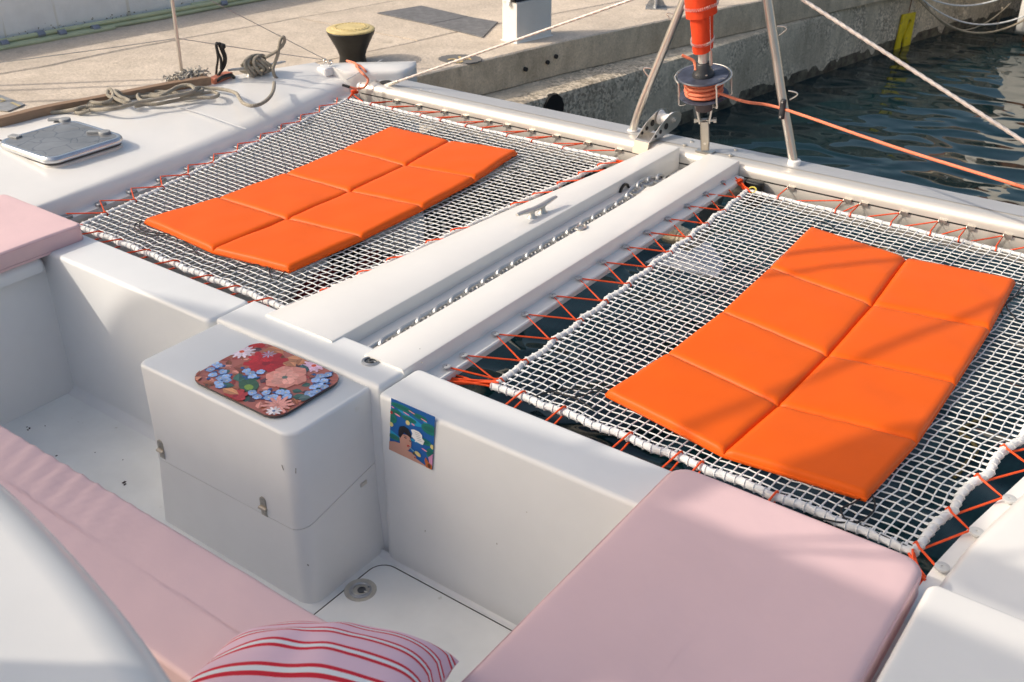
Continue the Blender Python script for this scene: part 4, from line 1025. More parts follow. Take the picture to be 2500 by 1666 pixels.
# cockpit sole and lifted floor hatch on the right
part(MB().rblock(-4.62,-.9,.9,2.40,FZ-.08,FZ,.02,.004),'cockpit_sole',SOLE)
m=MB()
def cove(p0,p1,n_,r,nm):   # quarter-round fillet where wall meets sole
    m=MB(); rows=[]
    for p in (V(p0),V(p1)):
        rows.append([p+V(n_)*(r*(1-sin(a)))+V((0,0,r*(1-cos(a)))) for a in [pi/2*i/6 for i in range(7)]])
    m.loft(rows,False); part(m,nm,GELIN,smooth=60)
cove((-4.52,2.328,FZ),(-3.27,2.328,FZ),(0,-1,0),.05,'cove')
cove((-2.37,2.33,FZ),(-1.1,2.33,FZ),(0,-1,0),.022,'cove')
cove((-3.286,2.35,FZ),(-3.286,1.99,FZ),(-1,0,0),.035,'cove')
fh=part(MB().rblock(-2.33,-1.20,1.2,2.285,FZ+.001,FZ+.014,.07,.006),'floor_hatch',SOLE)
MB().rblock(-2.342,-1.19,1.19,2.297,FZ-.01,FZ+.0025,.075,.001).build('hatch_gap',GAP,fh)
MB().lathe([(.064,0),(.062,.003),(.045,.004)],G(880,1441,FZ+.014),28).build('latch_bezel',mat('stained_bezel',(.48,.46,.40),.6,var=.1,vscale=20),fh)
flush_latch(G(880,1442,FZ+.017),.045,fh)
# port seat
part(MB().rblock(-5.02,-4.515,.6,2.36,FZ-.05,.02,.03,.02,draft=.02),'port_seat_base',GELIN)
sl_=part(MB().rblock(-5.05,-4.462,.6,2.315,.012,.086,.03,.045,6,8),'port_seat_lid',GELIN)
m=MB(); m.rblock(-4.53,-4.505,.6,2.31,-.006,.008,.003,.002); m.build('lid_shadow_gap',GAP,sl_)
part(MB().rblock(-1.17,-.30,.3,2.355,FZ-.05,.085,.03,.02,draft=.01),'starboard_seat_base',GELIN)
part(MB().rblock(-4.45,-1.16,1.02,1.32,FZ-.05,-.141,.03,.02,draft=.01),'bench_base',GELIN)
# starboard side: hull mirrored, ledge, coaming
STB=-5.363
sh=part(MB().loft([list(reversed(r)) for r in hull_rows(ys,STB)]),'starboard_hull',GEL,smooth=50)
part(MB().rblock(-.345,1.3,-.6,2.425,-.05,.20,.035,.02,6,8),'starboard_coaming',GEL)
src=None; SBT=[]
for p in [G(1600+1830*s8,1066+835*s8,.015),G(1600+2050*s8,1066+610*s8,.015),G(1600+2260*s8,1066+400*s8,.015)]: SBT.append(V((p.x+.0,p.y,-.002)))
d_=SBT[2]-SBT[1]
for k in range(1,9): SBT.append(SBT[2]+V((.035+.006*k,.235,0))*k)
for p in SBT:
    if src is None: src=MB().lathe([(.009,0),(.009,.012),(.021,.013),(.023,.016),(.0225,.021),(.014,.0225),(.0045,.022),(.004,.018),(.0005,.018)],p,22).build('lashing_button',mat('pale_nylon_button',(.55,.56,.56),.5),sh,origin=p)
    else: inst(src,'lashing_button',p,sh)
# coachroof edge close to the camera (its rounded front shoulder)
m=MB(); rows=[]; zr=1.0
edge=[G(-170,1025,zr),G(0,1163,zr),G(153,1312,zr),G(306,1488,zr),G(432,1666,zr),G(540,1850,zr)]
E_=spline(edge,8)
for i,p in enumerate(E_):
    t=(E_[min(i+1,len(E_)-1)]-E_[max(i-1,0)]).normalized(); nn=V((-t.y,t.x,0)); nn=nn if nn.y>0 else -nn
    row=[p-nn*.02+V((0,0,-.20)),p-nn*.004+V((0,0,-.05))]
    for k in range(9):
        a=pi/2*k/8; row.append(p-nn*(.10*(1-cos(a)))+V((0,0,-.028+.066*sin(a)**1.2)))
    row+=[p-nn*.25+V((0,0,.075)),p-nn*.5+V((0,0,.135)),p-nn*.5+V((0,0,-.20))]
    rows.append(row)
m.loft(rows); part(m,'coachroof',GEL,smooth=60)

# ================================================================== TRAMPOLINES
def coons(bl,br,fl,fr,sc_n,sc_a,edges=None):
    """patch of a net: u across (x), v forward (y); scalloped by its lashings"""
    def sca(t,n,a): return a*abs(sin(pi*n*t))*(min(1,8*t)*min(1,8*(1-t)))
    def S(u,v):
        a=bl.lerp(br,u); b=fl.lerp(fr,u); p=a.lerp(b,v)
        nl,nr,nb,nf=sc_n
        L=sca(v,nl,sc_a[0])*(1-u)**3; R=sca(v,nr,sc_a[1])*u**3; B_=sca(u,nb,sc_a[2])*(1-v)**3; F=sca(u,nf,sc_a[3])*v**3
        return p+V((L-R,B_-F,-.022*sin(pi*u)*sin(pi*v)))
    return S
def trampoline(label,S,nu,nv,rop):
    t=thing('trampoline',S(.5,.5),label,'trampoline','trampoline nets between the hulls')
    m=MB(); rs=random.Random(5)
    J=[[V((rs.gauss(0,.0012),rs.gauss(0,.0012),0)) for j in range(nv+1)] for i in range(nu+1)]
    for i in range(0,nu+1):
        m.tube([S(i/nu,j/nv)+J[i][j]*(0 if j in(0,nv) else 1)+V((0,0,.0012*(-1)**(i+j))) for j in range(nv+1)],.0030,5)
    for j in range(0,nv+1):
        m.tube([S(i/nu,j/nv)+J[i][j]*(0 if i in(0,nu) else 1)-V((0,0,.0012*(-1)**(i+j))) for i in range(nu+1)],.0030,5)
    stuff(m.build('netting',STRAND,t,smooth=180))
    # whipping turns that lace the netting to the border ropes
    m=MB()
    N=160
    for nm,f,r in (('border_rope',lambda s:S(0,s),rop[0]),('border_rope',lambda s:S(1,s),rop[1]),('border_rope',lambda s:S(s,0),rop[2]),('border_rope',lambda s:S(s,1),rop[3])):
        P=resample([f(k/N) for k in range(N+1)],.0075)
        MB().tube(P,r,12,lobes=3,amp=.09,pitch=r*5).build(nm,WHITEROPE,t)
    def turns(f,g,n,r):
        for k in range(n+1):
            p=f(k/n); q=g(k/n); d=(q-p).normalized()
            tt=(f(min(1,k/n+.01))-f(max(0,k/n-.01))).normalized(); 
            pts=[p+d*((r+.003)*cos(a))+V((0,0,(r+.003)*sin(a)))+tt*(.006*(a-pi)/pi) for a in [2*pi*i/8 for i in range(9)]]
            m.tube([q]+pts+[q],.0019,4)
    h=.03
    turns(lambda s:S(0,s),lambda s:S(h,s),nv,rop[0]); turns(lambda s:S(1,s),lambda s:S(1-h,s),nv,rop[1])
    turns(lambda s:S(s,0),lambda s:S(s,h*.7),nu,rop[2]); turns(lambda s:S(s,1),lambda s:S(s,1-h*.7),nu,rop[3])
    stuff(m.build('whipping_turns',STRAND,t))
    return t
LS=coons(V((-4.83,2.725,0)),V((-3.245,2.725,0)),V((-5.285,5.23,0)),V((-3.07,5.285,0)),(11,13,9,10),(.012,.012,.012,.010))
lt=trampoline('white net trampoline left of the centre beams, between them and the port deck',LS,42,60,(.0105,.0105,.0145,.0110))
RS=coons(V((-2.115,2.762,0)),V((-.460,2.762,0)),V((-2.205,5.285,0)),V((-.085,5.295,0)),(11,9,7,9),(.018,.022,.012,.010))
rt=trampoline('white net trampoline right of the centre beams, over open water',RS,46,62,(.0125,.0145,.0145,.0110))

def lace(parent,anch,ropef,ts,r=.0038,rr_=.013,zoff=0.0,wrapdir=None):
    """zigzag: anchor i -> round the rope at ts[i] -> next anchor"""
    pts=[]
    for i,a in enumerate(anch):
        pts.append(a)
        if i<len(ts):
            p=ropef(ts[i]); o=(p-a); o.z=0; o=o.normalized()
            tg=(ropef(min(1,ts[i]+.01))-ropef(max(0,ts[i]-.01))).normalized()*.006
            pts+= [p-o*rr_*.7+V((0,0,rr_*.9))-tg, p+o*rr_*.6+V((0,0,rr_*1.0)), p+o*(rr_+.004)+V((0,0,.0)), p+o*rr_*.2+V((0,0,-rr_-.003))+tg]
    P=[pts[0]]
    for a,b in zip(pts,pts[1:]): P+=[a.lerp(b,.5),b]
    return MB().tube(P,r,7).build('lashing',CORD,parent)
def inv(f,p,n=300):
    best=min(range(n+1),key=lambda k:(f(k/n)-p).length); return best/n
fL=lambda s:LS(0,s); fLf=lambda s:LS(s,1); fR=lambda s:RS(0,s); fRf=lambda s:RS(s,1); fRr=lambda s:RS(1,s)
A=[p+V((.0,0,.016)) for p in PADL]; lace(lt,A,fL,[inv(fL,(A[i]+A[i+1])/2+V((.1,.03,0))) for i in range(len(A)-1)])
A=[p+V((-.006,-.018,.0)) for p in EYL]; 
lace(lt,[LS(.01,.99)+V((-.02,.06,.03))]+A,fLf,[.06]+[inv(fLf,V((lerp(a.x,b.x,-.3),5.26,0))) for a,b in zip(A,A[1:])])
A=[p+V((.0,0,.012)) for p in BTN]; lace(rt,A,fR,[inv(fR,(A[i]+A[i+1])/2+V((.13,.055,-.05))) for i in range(len(A)-1)],rr_=.015)
A=[p+V((-.006,-.018,.0)) for p in EYR]; lace(rt,A,fRf,[inv(fRf,V((lerp(a.x,b.x,-.02),5.28,0))) for a,b in zip(A,A[1:])])
A=[p+V((-.02,0,.014)) for p in SBT]; lace(rt,A,fRr,[inv(fRr,(A[i]+A[i+1])/2+V((-.1,-.05,0))) for i in range(len(A)-1)],r=.0042,rr_=.017)
# single loops over the aft borders and along the left centre beam
def loops(parent,pts,nm='lashing_turn'):
    for a,p,d in pts:
        o=V(d).normalized(); r=.0185
        MB().tube(spline([a,a.lerp(p,.6)+V((0,0,.012)),p+V((0,0,r+.003)),p+o*r+V((0,0,.004)),p+V((0,0,-r)),a+V((.03,0,-.03))],4),.004,7).build(nm,CORD,parent)
k4=.38265
P=[]
for (x,y) in ((565,195),(690,250),(865,315),(1045,378),(1280,468),(1465,535),(1670,610)):
    t=inv(lambda s:LS(s,0),G(x*k4+8,500+y*k4,.02)); P.append((V((LS(t,0).x-.06,2.585,.03)),LS(t,0),(0,1,0)))
loops(lt,P)
P=[]
for (x,y) in [(600+a*.2551,550+b*.2551) for a,b in ((700,625),(1090,465),(1400,340),(1780,182),(2030,72))]+[(800+a*k4,b*k4) for a,b in ((1215,1318),(1360,1257),(1530,1183),(1680,1122),(1790,1070))]:
    t=inv(lambda s:LS(1,s),G(x,y,.01)); p=LS(1,t); xbm=interp([(a,b) for a,b,c in LBL],p.y); P.append((V((xbm-.002,p.y+.10,.06)),p,(-1,0,0)))
loops(lt,P)
P=[]
for (x,y) in ((1265,975),(1363,1015),(1512,1090),(1655,1120)):
    t=inv(lambda s:RS(s,0),G(x,y,.0)); P.append((V((RS(t,0).x-.05,2.58,-.04)),RS(t,0),(0,1,0)))
P+= [(V((RS(t,0).x-.03,2.58,-.04)),RS(t,0),(0,1,0)) for t in (.55,.72)]
loops(rt,P)
# corner knots
def knot(parent,a,b,n,seed,rad=.018,spread=.012):
    rs=random.Random(seed); m=MB(); a,b=V(a),V(b)
    for i in range(n):
        o=V((rs.gauss(0,spread),rs.gauss(0,spread),rs.gauss(0,spread*.7))); o2=V((rs.gauss(0,spread*.5),rs.gauss(0,spread*.5),rs.gauss(0,spread*.5)))
        m.tube(spline([a+o,a.lerp(b,.5)+o*.4+V((0,0,.004*i/n)),b+o2],4),.0042,6)
    d=(b-a).normalized(); s_=d.cross(V((0,0,1))).normalized(); u_=s_.cross(d)
    for i in range(n):
        c=a.lerp(b,.06+.05*i/n*3); th=rs.uniform(0,.6); rr_=rad*(.7+.4*rs.random())
        m.tube([c+s_*(rr_*cos(x))+u_*(rr_*sin(x))+d*(.01*sin(x+th)) for x in [i2*pi/5 for i2 in range(10)]],.0045,6,True)
    return m.build('corner_knot',CORD,parent)
knot(lt,G(868,222,.05),LS(0,1)+V((.01,-.01,.005)),6,1,.022,.010)
knot(lt,V((-2.86,5.33,-.005)),LS(1,1)+V((-.005,-.02,.0)),7,2,.012,.02)
knot(lt,V((-3.13,2.66,.035)),LS(1,0)+V((.005,.01,.005)),8,3,.024,.014)
knot(lt,V((-4.92,2.70,.02)),LS(0,0)+V((.01,.02,.004)),4,4,.012,.006)
knot(rt,V((-2.285,5.30,.035)),RS(0,1)+V((.01,-.01,.005)),8,5,.026,.016)
knot(rt,V((-2.36,2.655,.005)),RS(0,0)+V((.01,.01,.003)),8,6,.016,.020)
knot(rt,V((-.40,2.64,-.01)),RS(1,0)+V((-.005,-.01,0)),5,8,.016,.012)
m=MB(); c=RS(0,1)+V((.03,.0,.01)); m.tube([c+V((.022*cos(a),.014*sin(a),.012*sin(a))) for a in [i*pi/7 for i in range(14)]],.0045,6,True); m.build('yellow_whipping',mat('yellow_twine',(.72,.60,.10),.7),rt)

# ================================================================== MATS
def mat8(name,label,pix,TOP,rows=4,th=.040,seed=0):
    g=[G(px,py,TOP) for px,py in pix]     # 5 rows x 3 columns, far row first
    t=thing(name,sum(g,V((0,0,0)))/15-V((0,0,TOP)),label,'mat','orange folding mats on the nets')
    N=18
    ts=[(1-cos(pi*i/N))/2 for i in range(N+1)]
    for r in range(4):
        for c in range(2):
            A_,B_,C_,D_=g[r*3+c],g[r*3+c+1],g[(r+1)*3+c+1],g[(r+1)*3+c]
            ins=.0015
            edge_out=dict(l=c==0,r=c==1,f=r==0,b=r==3)
            m=MB(); ph=seed*3.1+r*1.7+c*4.3
            def top(u,v):
                p=A_.lerp(B_,u).lerp(D_.lerp(C_,u),v)
                def e(t,out): 
                    q=min(1,t/(.030 if out else .055)); return (1-(1-q)**2)**.5
                hl=e(u,edge_out['l']); hr=e(1-u,edge_out['r']); hf=e(v,edge_out['f']); hb=e(1-v,edge_out['b'])
                h=min(hl,hr)*min(hf,hb)
                base=.016 if True else 0
                lo=.30
                z=TOP-th+th*(lo+(1-lo)*h)
                z+=.004*mnoise.noise(V((p.x*6+ph,p.y*6,0)))*h+.0016*h*mnoise.noise(V((p.x*22+ph,p.y*9,2)))+.004*(sin(pi*u)*sin(pi*v)-.5)*h
                # gathers near panel corners
                z+=.0025*h*sin(38*(u-v)+ph)*math.exp(-((u-.5)**2+(v-.05)**2)*18)
                bul=.005*(sin(pi*v) if True else 0)
                q=p.copy(); q.z=z
                return q
            vs=[top(a,b) for a in ts for b in ts]; n1=N+1
            fs=[(i*n1+j,i*n1+j+1,(i+1)*n1+j+1,(i+1)*n1+j) for i in range(N) for j in range(N)]
            uv=[(a,b) for a in ts for b in ts]
            m.add(vs,fs,uv)
            # side walls and base
            loop=[(i,0) for i in range(N+1)]+[(N,j) for j in range(1,N+1)]+[(i,N) for i in range(N-1,-1,-1)]+[(0,j) for j in range(N-1,0,-1)]
            cen=(A_+B_+C_+D_)/4
            rim=[vs[i*n1+j] for i,j in loop]
            def off(p,d,z): 
                q=p+(p-cen).normalized()*d; q.z=z; return q
            zb_=TOP-th
            r1=[off(p,.003 if True else 0,zb_+.009) for p in rim]; r2=[off(p,-.002,zb_) for p in rim]
            m.loft([rim,r1,r2],True,False); k=len(m.v)-len(rim); m.f.append(tuple(range(k,k+len(rim))))
            m.build('panel',ORANGE,t,smooth=55)
    # piping seams on the near and right outer edges
    def pipe(ps):
        P=[V((p.x,p.y,TOP-th+.013)) for p in ps]; MB().tube(resample(P,.05)+[P[-1]],.0035,6).build('piping',ORANGE,t)
    pipe([g[12],g[13],g[14]]); pipe([g[2],g[5],g[8],g[11],g[14]]); pipe([g[0],g[3],g[6],g[9],g[12]])
    return t,g
LP=[(953,306),(1098.5,339.8),(1263,363.5),(836.4,359.7),(989.4,399.9),(1159.7,430.5),(696.5,419),(853,463),(1031.5,499.4),(532,478),(700,530),(882.3,572),(350,531),(518,603),(704,650)]
RP_=[(1980,548),(2214,624.4),(2482,678),(1879.3,647.3),(2130,739),(2419,796.6),(1762.6,754.5),(2021,861.6),(2334.7,928.6),(1628.7,855.9),(1900.4,982),(2241,1070),(1479,949),(1768,1096.6),(2118.5,1203.8)]
ml,gl=mat8('folding_mat','orange eight-panel mat lying on the left net, in full sun',LP,.045,seed=1)
mr,gr=mat8('folding_mat','orange eight-panel mat lying on the right net, near corner shaded',RP_,.045,seed=2)
def cords(par,polys,z=.014):
    for P in polys:
        pts=[G(px,py,zz) for px,py,zz in P]; MB().tube(spline(pts,6),.0032,6).build('tie_cord',BLACKCORD,par)
z5=.38265
def q4(P): return [(a*z5,500+b*z5,c) for a,b,c in P]
cords(ml,[q4([(905,100,.03),(868,120,.016),(862,150,.012),(900,180,.012),(980,195,.012),(1080,200,.012),(1150,210,.012)]),
          q4([(905,105,.03),(890,125,.016),(900,160,.012),(960,178,.012),(1060,185,.012),(1140,208,.012),(1200,255,.01),(1265,320,.008)]),
          q4([(1845,385,.03),(1780,375,.02),(1735,390,.014),(1718,420,.012),(1725,450,.012),(1738,475,.012)]),
          q4([(1845,385,.03),(1835,410,.015),(1805,440,.012),(1770,478,.01)]),
          q4([(1722,415,.013),(1690,390,.012),(1620,383,.012),(1530,395,.012),(1445,422,.01)]),
          [(800+1200*z5,1000*z5,.03),(800+1170*z5,1010*z5,.012),(800+1125*z5,1040*z5,.01),(800+1130*z5,1068*z5,.01),(800+1210*z5,1078*z5,.01)]])
def q3(P): return [(800+a*z5,500+b*z5,c) for a,b,c in P]
cords(mr,[q3([(1770,1180,.02),(1600,1178,.012),(1480,1180,.012),(1380,1205,.012),(1320,1225,.01)]),
          q3([(1770,1190,.02),(1700,1195,.012),(1620,1220,.012),(1540,1225,.012),(1440,1195,.012),(1360,1205,.01)]),
          q3([(1450,1200,.014),(1560,1230,.012),(1640,1270,.01),(1700,1312,.008)]),
          [(1600+1000*z5,500+125*z5,.03),(1600+1040*z5,500+105*z5,.014),(1600+1100*z5,500+120*z5,.012),(1600+1155*z5,500+165*z5,.01)],
          [(1600+2310*z5,500+490*z5,.03),(1600+2345*z5,500+500*z5,.014),(1600+2290*z5,500+590*z5,.012),(1600+2215*z5,500+660*z5,.012),(1600+2215*z5,500+710*z5,.01)],
          [(1600+2352*z5,500+560*z5,.014),(1600+2270*z5,500+600*z5,.012),(1600+2240*z5,500+650*z5,.012),(1600+2310*z5,500+740*z5,.01)],
          [(1600+1360*z5,1066+345*z5,.02),(1600+1290*z5,1066+410*z5,.012),(1600+1190*z5,1066+460*z5,.012),(1600+1200*z5,1066+510*z5,.012),(1600+1240*z5,1066+545*z5,.012),(1600+1320*z5,1066+535*z5,.012),(1600+1390*z5,1066+480*z5,.012),(1600+1400*z5,1066+420*z5,.012),(1600+1370*z5,1066+350*z5,.02)],
          [(1600+1240*z5,1066+548*z5,.012),(1600+1160*z5,1066+545*z5,.012),(1600+1000*z5,1066+510*z5,.01)],
          [(1600+1280*z5,1066+550*z5,.012),(1600+1400*z5,1066+610*z5,.012),(1600+1560*z5,1066+680*z5,.012),(1600+1625*z5,1066+710*z5,.01)]])

# ================================================================== CUSHIONS, PILLOW, TRAY, STICKER
def padmesh(x0,x1,y0,y1,z0,z1,r,f,wr):
    """cushion: rounded outline, filleted rim, dense top so the cover can pucker"""
    def outline(ins,rad):
        X0,X1,Y0,Y1=x0+ins,x1-ins,y0+ins,y1-ins; rad=max(rad,.002); out=[]
        nx=max(6,int((x1-x0)/.028)); ny=max(6,int((y1-y0)/.028))
        C=((X1-rad,Y1-rad,0),(X0+rad,Y1-rad,pi/2),(X0+rad,Y0+rad,pi),(X1-rad,Y0+rad,1.5*pi)); ns=(nx,ny,nx,ny)
        for q,(cx_,cy_,a0) in enumerate(C):
            for k in range(7): out.append((cx_+rad*cos(a0+pi/2*k/6),cy_+rad*sin(a0+pi/2*k/6)))
            a=out[-1]; c2=C[(q+1)%4]; b=(c2[0]+rad*cos(c2[2]),c2[1]+rad*sin(c2[2]))
            for k in range(1,ns[q]): out.append((lerp(a[0],b[0],k/ns[q]),lerp(a[1],b[1],k/ns[q])))
        return out
    rings=[]
    def ring(ins,z,rad,k): rings.append([V((a+(wr(a,b)*.8 if False else 0),b,z+k*wr(a,b))) for a,b in outline(ins,rad)])
    ring(.004,z0,r,0); ring(0,z0+.008,r,.2)
    for k in range(7):
        a=pi/2*k/6; ring(f*(1-cos(a)),z1-f+f*sin(a),max(r-f*(1-cos(a)),.004),.4+.6*sin(a))
    half=min(x1-x0,y1-y0)/2; n=max(5,int((half-f)/.03))
    for k in range(1,n+1):
        ins=f+(half-f-.004)*k/n; ring(ins,z1+.004*(1-(1-k/n)**2),max(r-ins,.003),1)
    return MB().loft(rings)
def cushion(x0,x1,y0,y1,z0,z1,r,f,label,wr=None,seam=True):
    ph=x0*7
    base=lambda x,y: .0028*mnoise.noise(V((x*3.2+ph,y*3.2,0)))+.0012*mnoise.noise(V((x*11+ph,y*11,3)))
    w=(lambda x,y: base(x,y)+wr(x,y)) if wr else base
    m=padmesh(x0,x1,y0,y1,z0,z1,r,f,w); o=m.build('seat_cushion',PINK,smooth=60)
    tag(o,label,'cushion','pink seat cushions of the cockpit')
    def rim(z,ins): return [p for p in MB().rblock(x0+ins,x1-ins,y0+ins,y1-ins,z-.001,z,r,.0005,8,1).v[:36]]
    if not seam: return o
    MB().tube(rim(z1-f*.5,f*.10),.0026,5,True).build('piping',PINKSEAM,o)
    MB().tube(rim(z0+.016,-.001),.0022,5,True).build('piping',PINKSEAM,o)
    return o
def puck(x,y):
    d=1.352-y; e=math.exp(-((x+2.75-.5*d)/.34)**2)*math.exp(-(d/.17)**2)
    return .0075*e*sin((x-.55*d)*2*pi/.085+1.5*mnoise.noise(V((x*9,y*5,0))))+.004*math.exp(-((x+1.9)/.5)**2)*mnoise.noise(V((x*9,y*4,8)))
cushion(-5.13,-4.445,.75,2.535,.088,.182,.035,.016,'pink seat cushion on the port side, upper left, in sunlight')
cushion(-1.178,-.372,.35,2.515,.088,.190,.07,.030,'large pink seat cushion at lower right, sunlit along its far edge')
cushion(-3.9,-1.20,1.0,1.352,-.14,.172,.03,.016,'long pink bench cushion in shade across the lower left',puck,False)
# pillow
pc_=G(734*1.0625,1577*1.0625,.27); ang=radians(27)
def pil(u,v,top):
    a,b=2*u-1,2*v-1
    h=((1-a*a)*(1-b*b)); h=max(h,0)**.42*.135
    k=1-.06*(1-abs(b)**2.2)*abs(a)**3 ; k2=1-.07*(1-abs(a)**2.2)*abs(b)**3
    x=.292*a*k; y=.20*b*k2
    h*=1+.09*mnoise.noise(V((x*9,y*9,1)))+.035*sin(x*30+3*mnoise.noise(V((x*4,y*4,0))))*(1-abs(a))
    z=h if top else -h*.75
    return V((x,y,z))
m=MB(); n=44
m.grid(lambda u,v:pil(u,v,True),n,n); m.grid(lambda u,v:pil(1-u,v,False),n,n)
Rp=Matrix.Rotation(ang,3,'Z')@Matrix.Rotation(radians(-4),3,'Y')@Matrix.Rotation(radians(-24),3,'X')
for i,p in enumerate(m.v): m.v[i]=pc_+Rp@p
pw=m.build('pillow',STRIPE,smooth=180); tag(pw,'pink pillow with red and white stripes lying on the bench','pillow')

# serving tray with floral print
tx0,tx1,ty0,ty1=-2.985,-2.50,1.985,2.345; tz=.0925
trc=V(((tx0+tx1)/2,(ty0+ty1)/2,tz))
def tring(ins,z,r): 
    return [trc+V((p.x,p.y,z)) for p in rrect((tx1-tx0)/2-ins,(ty1-ty0)/2-ins,r,0,9)]
m=MB(); m.loft([tring(.012,0,.055),tring(.004,.003,.062),tring(0,.012,.066),tring(.001,.0145,.066),tring(.006,.0145,.060)],caps=False)
tray=m.build('serving_tray',mat('dark_tray_edge',(.06,.05,.05),.4)); tag(tray,'rounded tray with a dense floral print lying on the locker lid','tray')
PR=MB()
base=(.40,.13,.10)
rgt=random.Random(21)
lay=[0]
def TP(px,py): 
    p=G(430+px*.19124,800+py*.19124,tz+.012); return V((p.x,p.y,0))
def clampt(p):
    hx,hy,r=(tx1-tx0)/2-.001,(ty1-ty0)/2-.001,.065
    q=p-V((trc.x,trc.y,0)); q.x=max(-hx,min(hx,q.x)); q.y=max(-hy,min(hy,q.y))
    ax,ay=abs(q.x)-(hx-r),abs(q.y)-(hy-r)
    if ax>0 and ay>0:
        l=sqrt(ax*ax+ay*ay)
        if l>r: q.x=math.copysign(hx-r+ax*r/l,q.x); q.y=math.copysign(hy-r+ay*r/l,q.y)
    return q+V((trc.x,trc.y,0))
def zlift(p):   # follows the tray's slightly raised rim
    hx,hy=(tx1-tx0)/2,(ty1-ty0)/2; return tz+.0150
def poly(P,c):
    lay[0]+=1; dz=.000003*lay[0]
    P=[clampt(p) for p in P]; cen=sum(P,V((0,0,0)))/len(P)
    vs=[V((p.x,p.y,zlift(p)+dz)) for p in P]+[V((cen.x,cen.y,zlift(cen)+dz))]; n=len(P); o=len(PR.v)
    for i in range(n):
        j=(i+1)%n; k=1+.10*sin(i*2.4); PR.add([vs[i],vs[j],vs[n]],[(0,1,2)],c=tuple(min(1,x*k) for x in c))
def shade(c,s): return tuple(max(0,min(1,x*s)) for x in c)
def flower(c,R,n,col_,cenc,wid=.55,tip=.15,rot=0,layers=1,ry=1):
    for L in range(layers):
        for i in range(n):
            a=rot+2*pi*i/n+L*pi/n; Rr=R*(1-.28*L)*rgt.uniform(.88,1.08); d=V((cos(a),sin(a)*ry,0)); s_=V((-sin(a),cos(a)*ry,0)); w=Rr*wid*2.6/n*1.2
            P=[c+d*Rr*.06-s_*w*.15,c+d*Rr*.45-s_*w*.8,c+d*Rr*.8-s_*w*.8,c+d*Rr-s_*w*tip,c+d*Rr+s_*w*tip,c+d*Rr*.8+s_*w*.8,c+d*Rr*.45+s_*w*.8,c+d*Rr*.06+s_*w*.15]
            poly(P,shade(col_,rgt.uniform(.78,1.2)))
            poly([c+d*Rr*.1-s_*w*.06,c+d*Rr*.8,c+d*Rr*.1+s_*w*.06],shade(col_,.62))
    if cenc: poly([c+V((cos(2*pi*i/9),sin(2*pi*i/9),0))*R*.2 for i in range(9)],cenc)
def leaf(c,a,Lh,w,col_):
    d=V((cos(a),sin(a),0)); s_=V((-sin(a),cos(a),0))
    P1=[c,c+d*Lh*.3+s_*w,c+d*Lh*.65+s_*w*.85,c+d*Lh]; P2=[c,c+d*Lh,c+d*Lh*.65-s_*w*.85,c+d*Lh*.3-s_*w]
    poly(P1,shade(col_,1.15)); poly(P2,shade(col_,.75)); poly([c+s_*.0006,c+d*Lh*.95,c-s_*.0006],shade(col_,1.6))
poly([V((p.x,p.y,0)) for p in tring(.001,0,.065)],base)
RED=(.42,.018,.022); SALM=(.72,.30,.24); BLUE=(.30,.44,.74); DBL=(.03,.10,.30); GRN=(.05,.12,.10); BRN=(.36,.12,.06); WHT=(.78,.66,.74); MAG=(.45,.14,.36); ORA=(.62,.20,.09)
for i in range(120):
    p=V((rgt.uniform(tx0+.01,tx1-.01),rgt.uniform(ty0+.01,ty1-.01),0)); leaf(p,rgt.uniform(0,6.28),rgt.uniform(.03,.06),rgt.uniform(.008,.016),rgt.choice([BRN,shade(BRN,.6),(.40,.06,.05),GRN,(.55,.22,.18),(.10,.05,.06),SALM]))
leaf(TP(730,520),.6,.09,.03,(.30,.09,.06)); leaf(TP(950,560),2.4,.10,.034,(.36,.11,.07)); leaf(TP(520,380),.2,.07,.02,(.34,.07,.05))
for a in (-.3,.3,.9): leaf(TP(1180,260),a-.4,.10,.026,(.50,.20,.10))
for a in (-.9,-.3,.4): leaf(TP(1400,400),a,.085,.026,(.56,.25,.13))
leaf(TP(1640,400),-1.2,.06,.022,(.50,.21,.10))
flower(TP(980,200),.06,7,(.48,.02,.015),(.30,.01,.01),.7,.5,layers=2); flower(TP(1150,470),.085,9,RED,(.28,.01,.015),.7,.5,layers=3,rot=.3); flower(TP(1080,400),.05,7,shade(RED,1.2),None,.7,.5)
flower(TP(790,225),.04,8,MAG,None,.6,.3); flower(TP(840,320),.052,13,WHT,(.70,.10,.03),.6,.4,layers=2); flower(TP(1180,355),.03,8,(.40,.32,.46),None,.4,.1)
flower(TP(1760,500),.05,12,(.76,.50,.66),(.72,.09,.02),.6,.4,layers=2); flower(TP(1850,430),.03,9,(.55,.28,.46),None,.5,.3)
for (x,y) in ((560,740),(1480,900),(1900,980)): leaf(TP(x,y),rgt.uniform(0,6),.06,.02,GRN)
for a in (.2,1.2,2.4): leaf(TP(800,700),a,.06,.022,(.06,.15,.12))
poly([TP(930+130*cos(t),750+85*sin(t)) for t in [i*pi/8 for i in range(16)]],(.05,.12,.07)); poly([TP(930+60*cos(t),775+35*sin(t)) for t in [i*pi/6 for i in range(12)]],(.22,.35,.06)); leaf(TP(1640,600),2.5,.07,.022,(.06,.14,.15)); leaf(TP(1540,640),-.6,.06,.018,(.05,.12,.12))
flower(TP(1390,650),.088,6,SALM,(.08,.14,.12),.95,.10,layers=1,rot=.35); flower(TP(1390,650),.055,5,(.80,.38,.31),(.10,.16,.14),.8,.2,rot=.9)
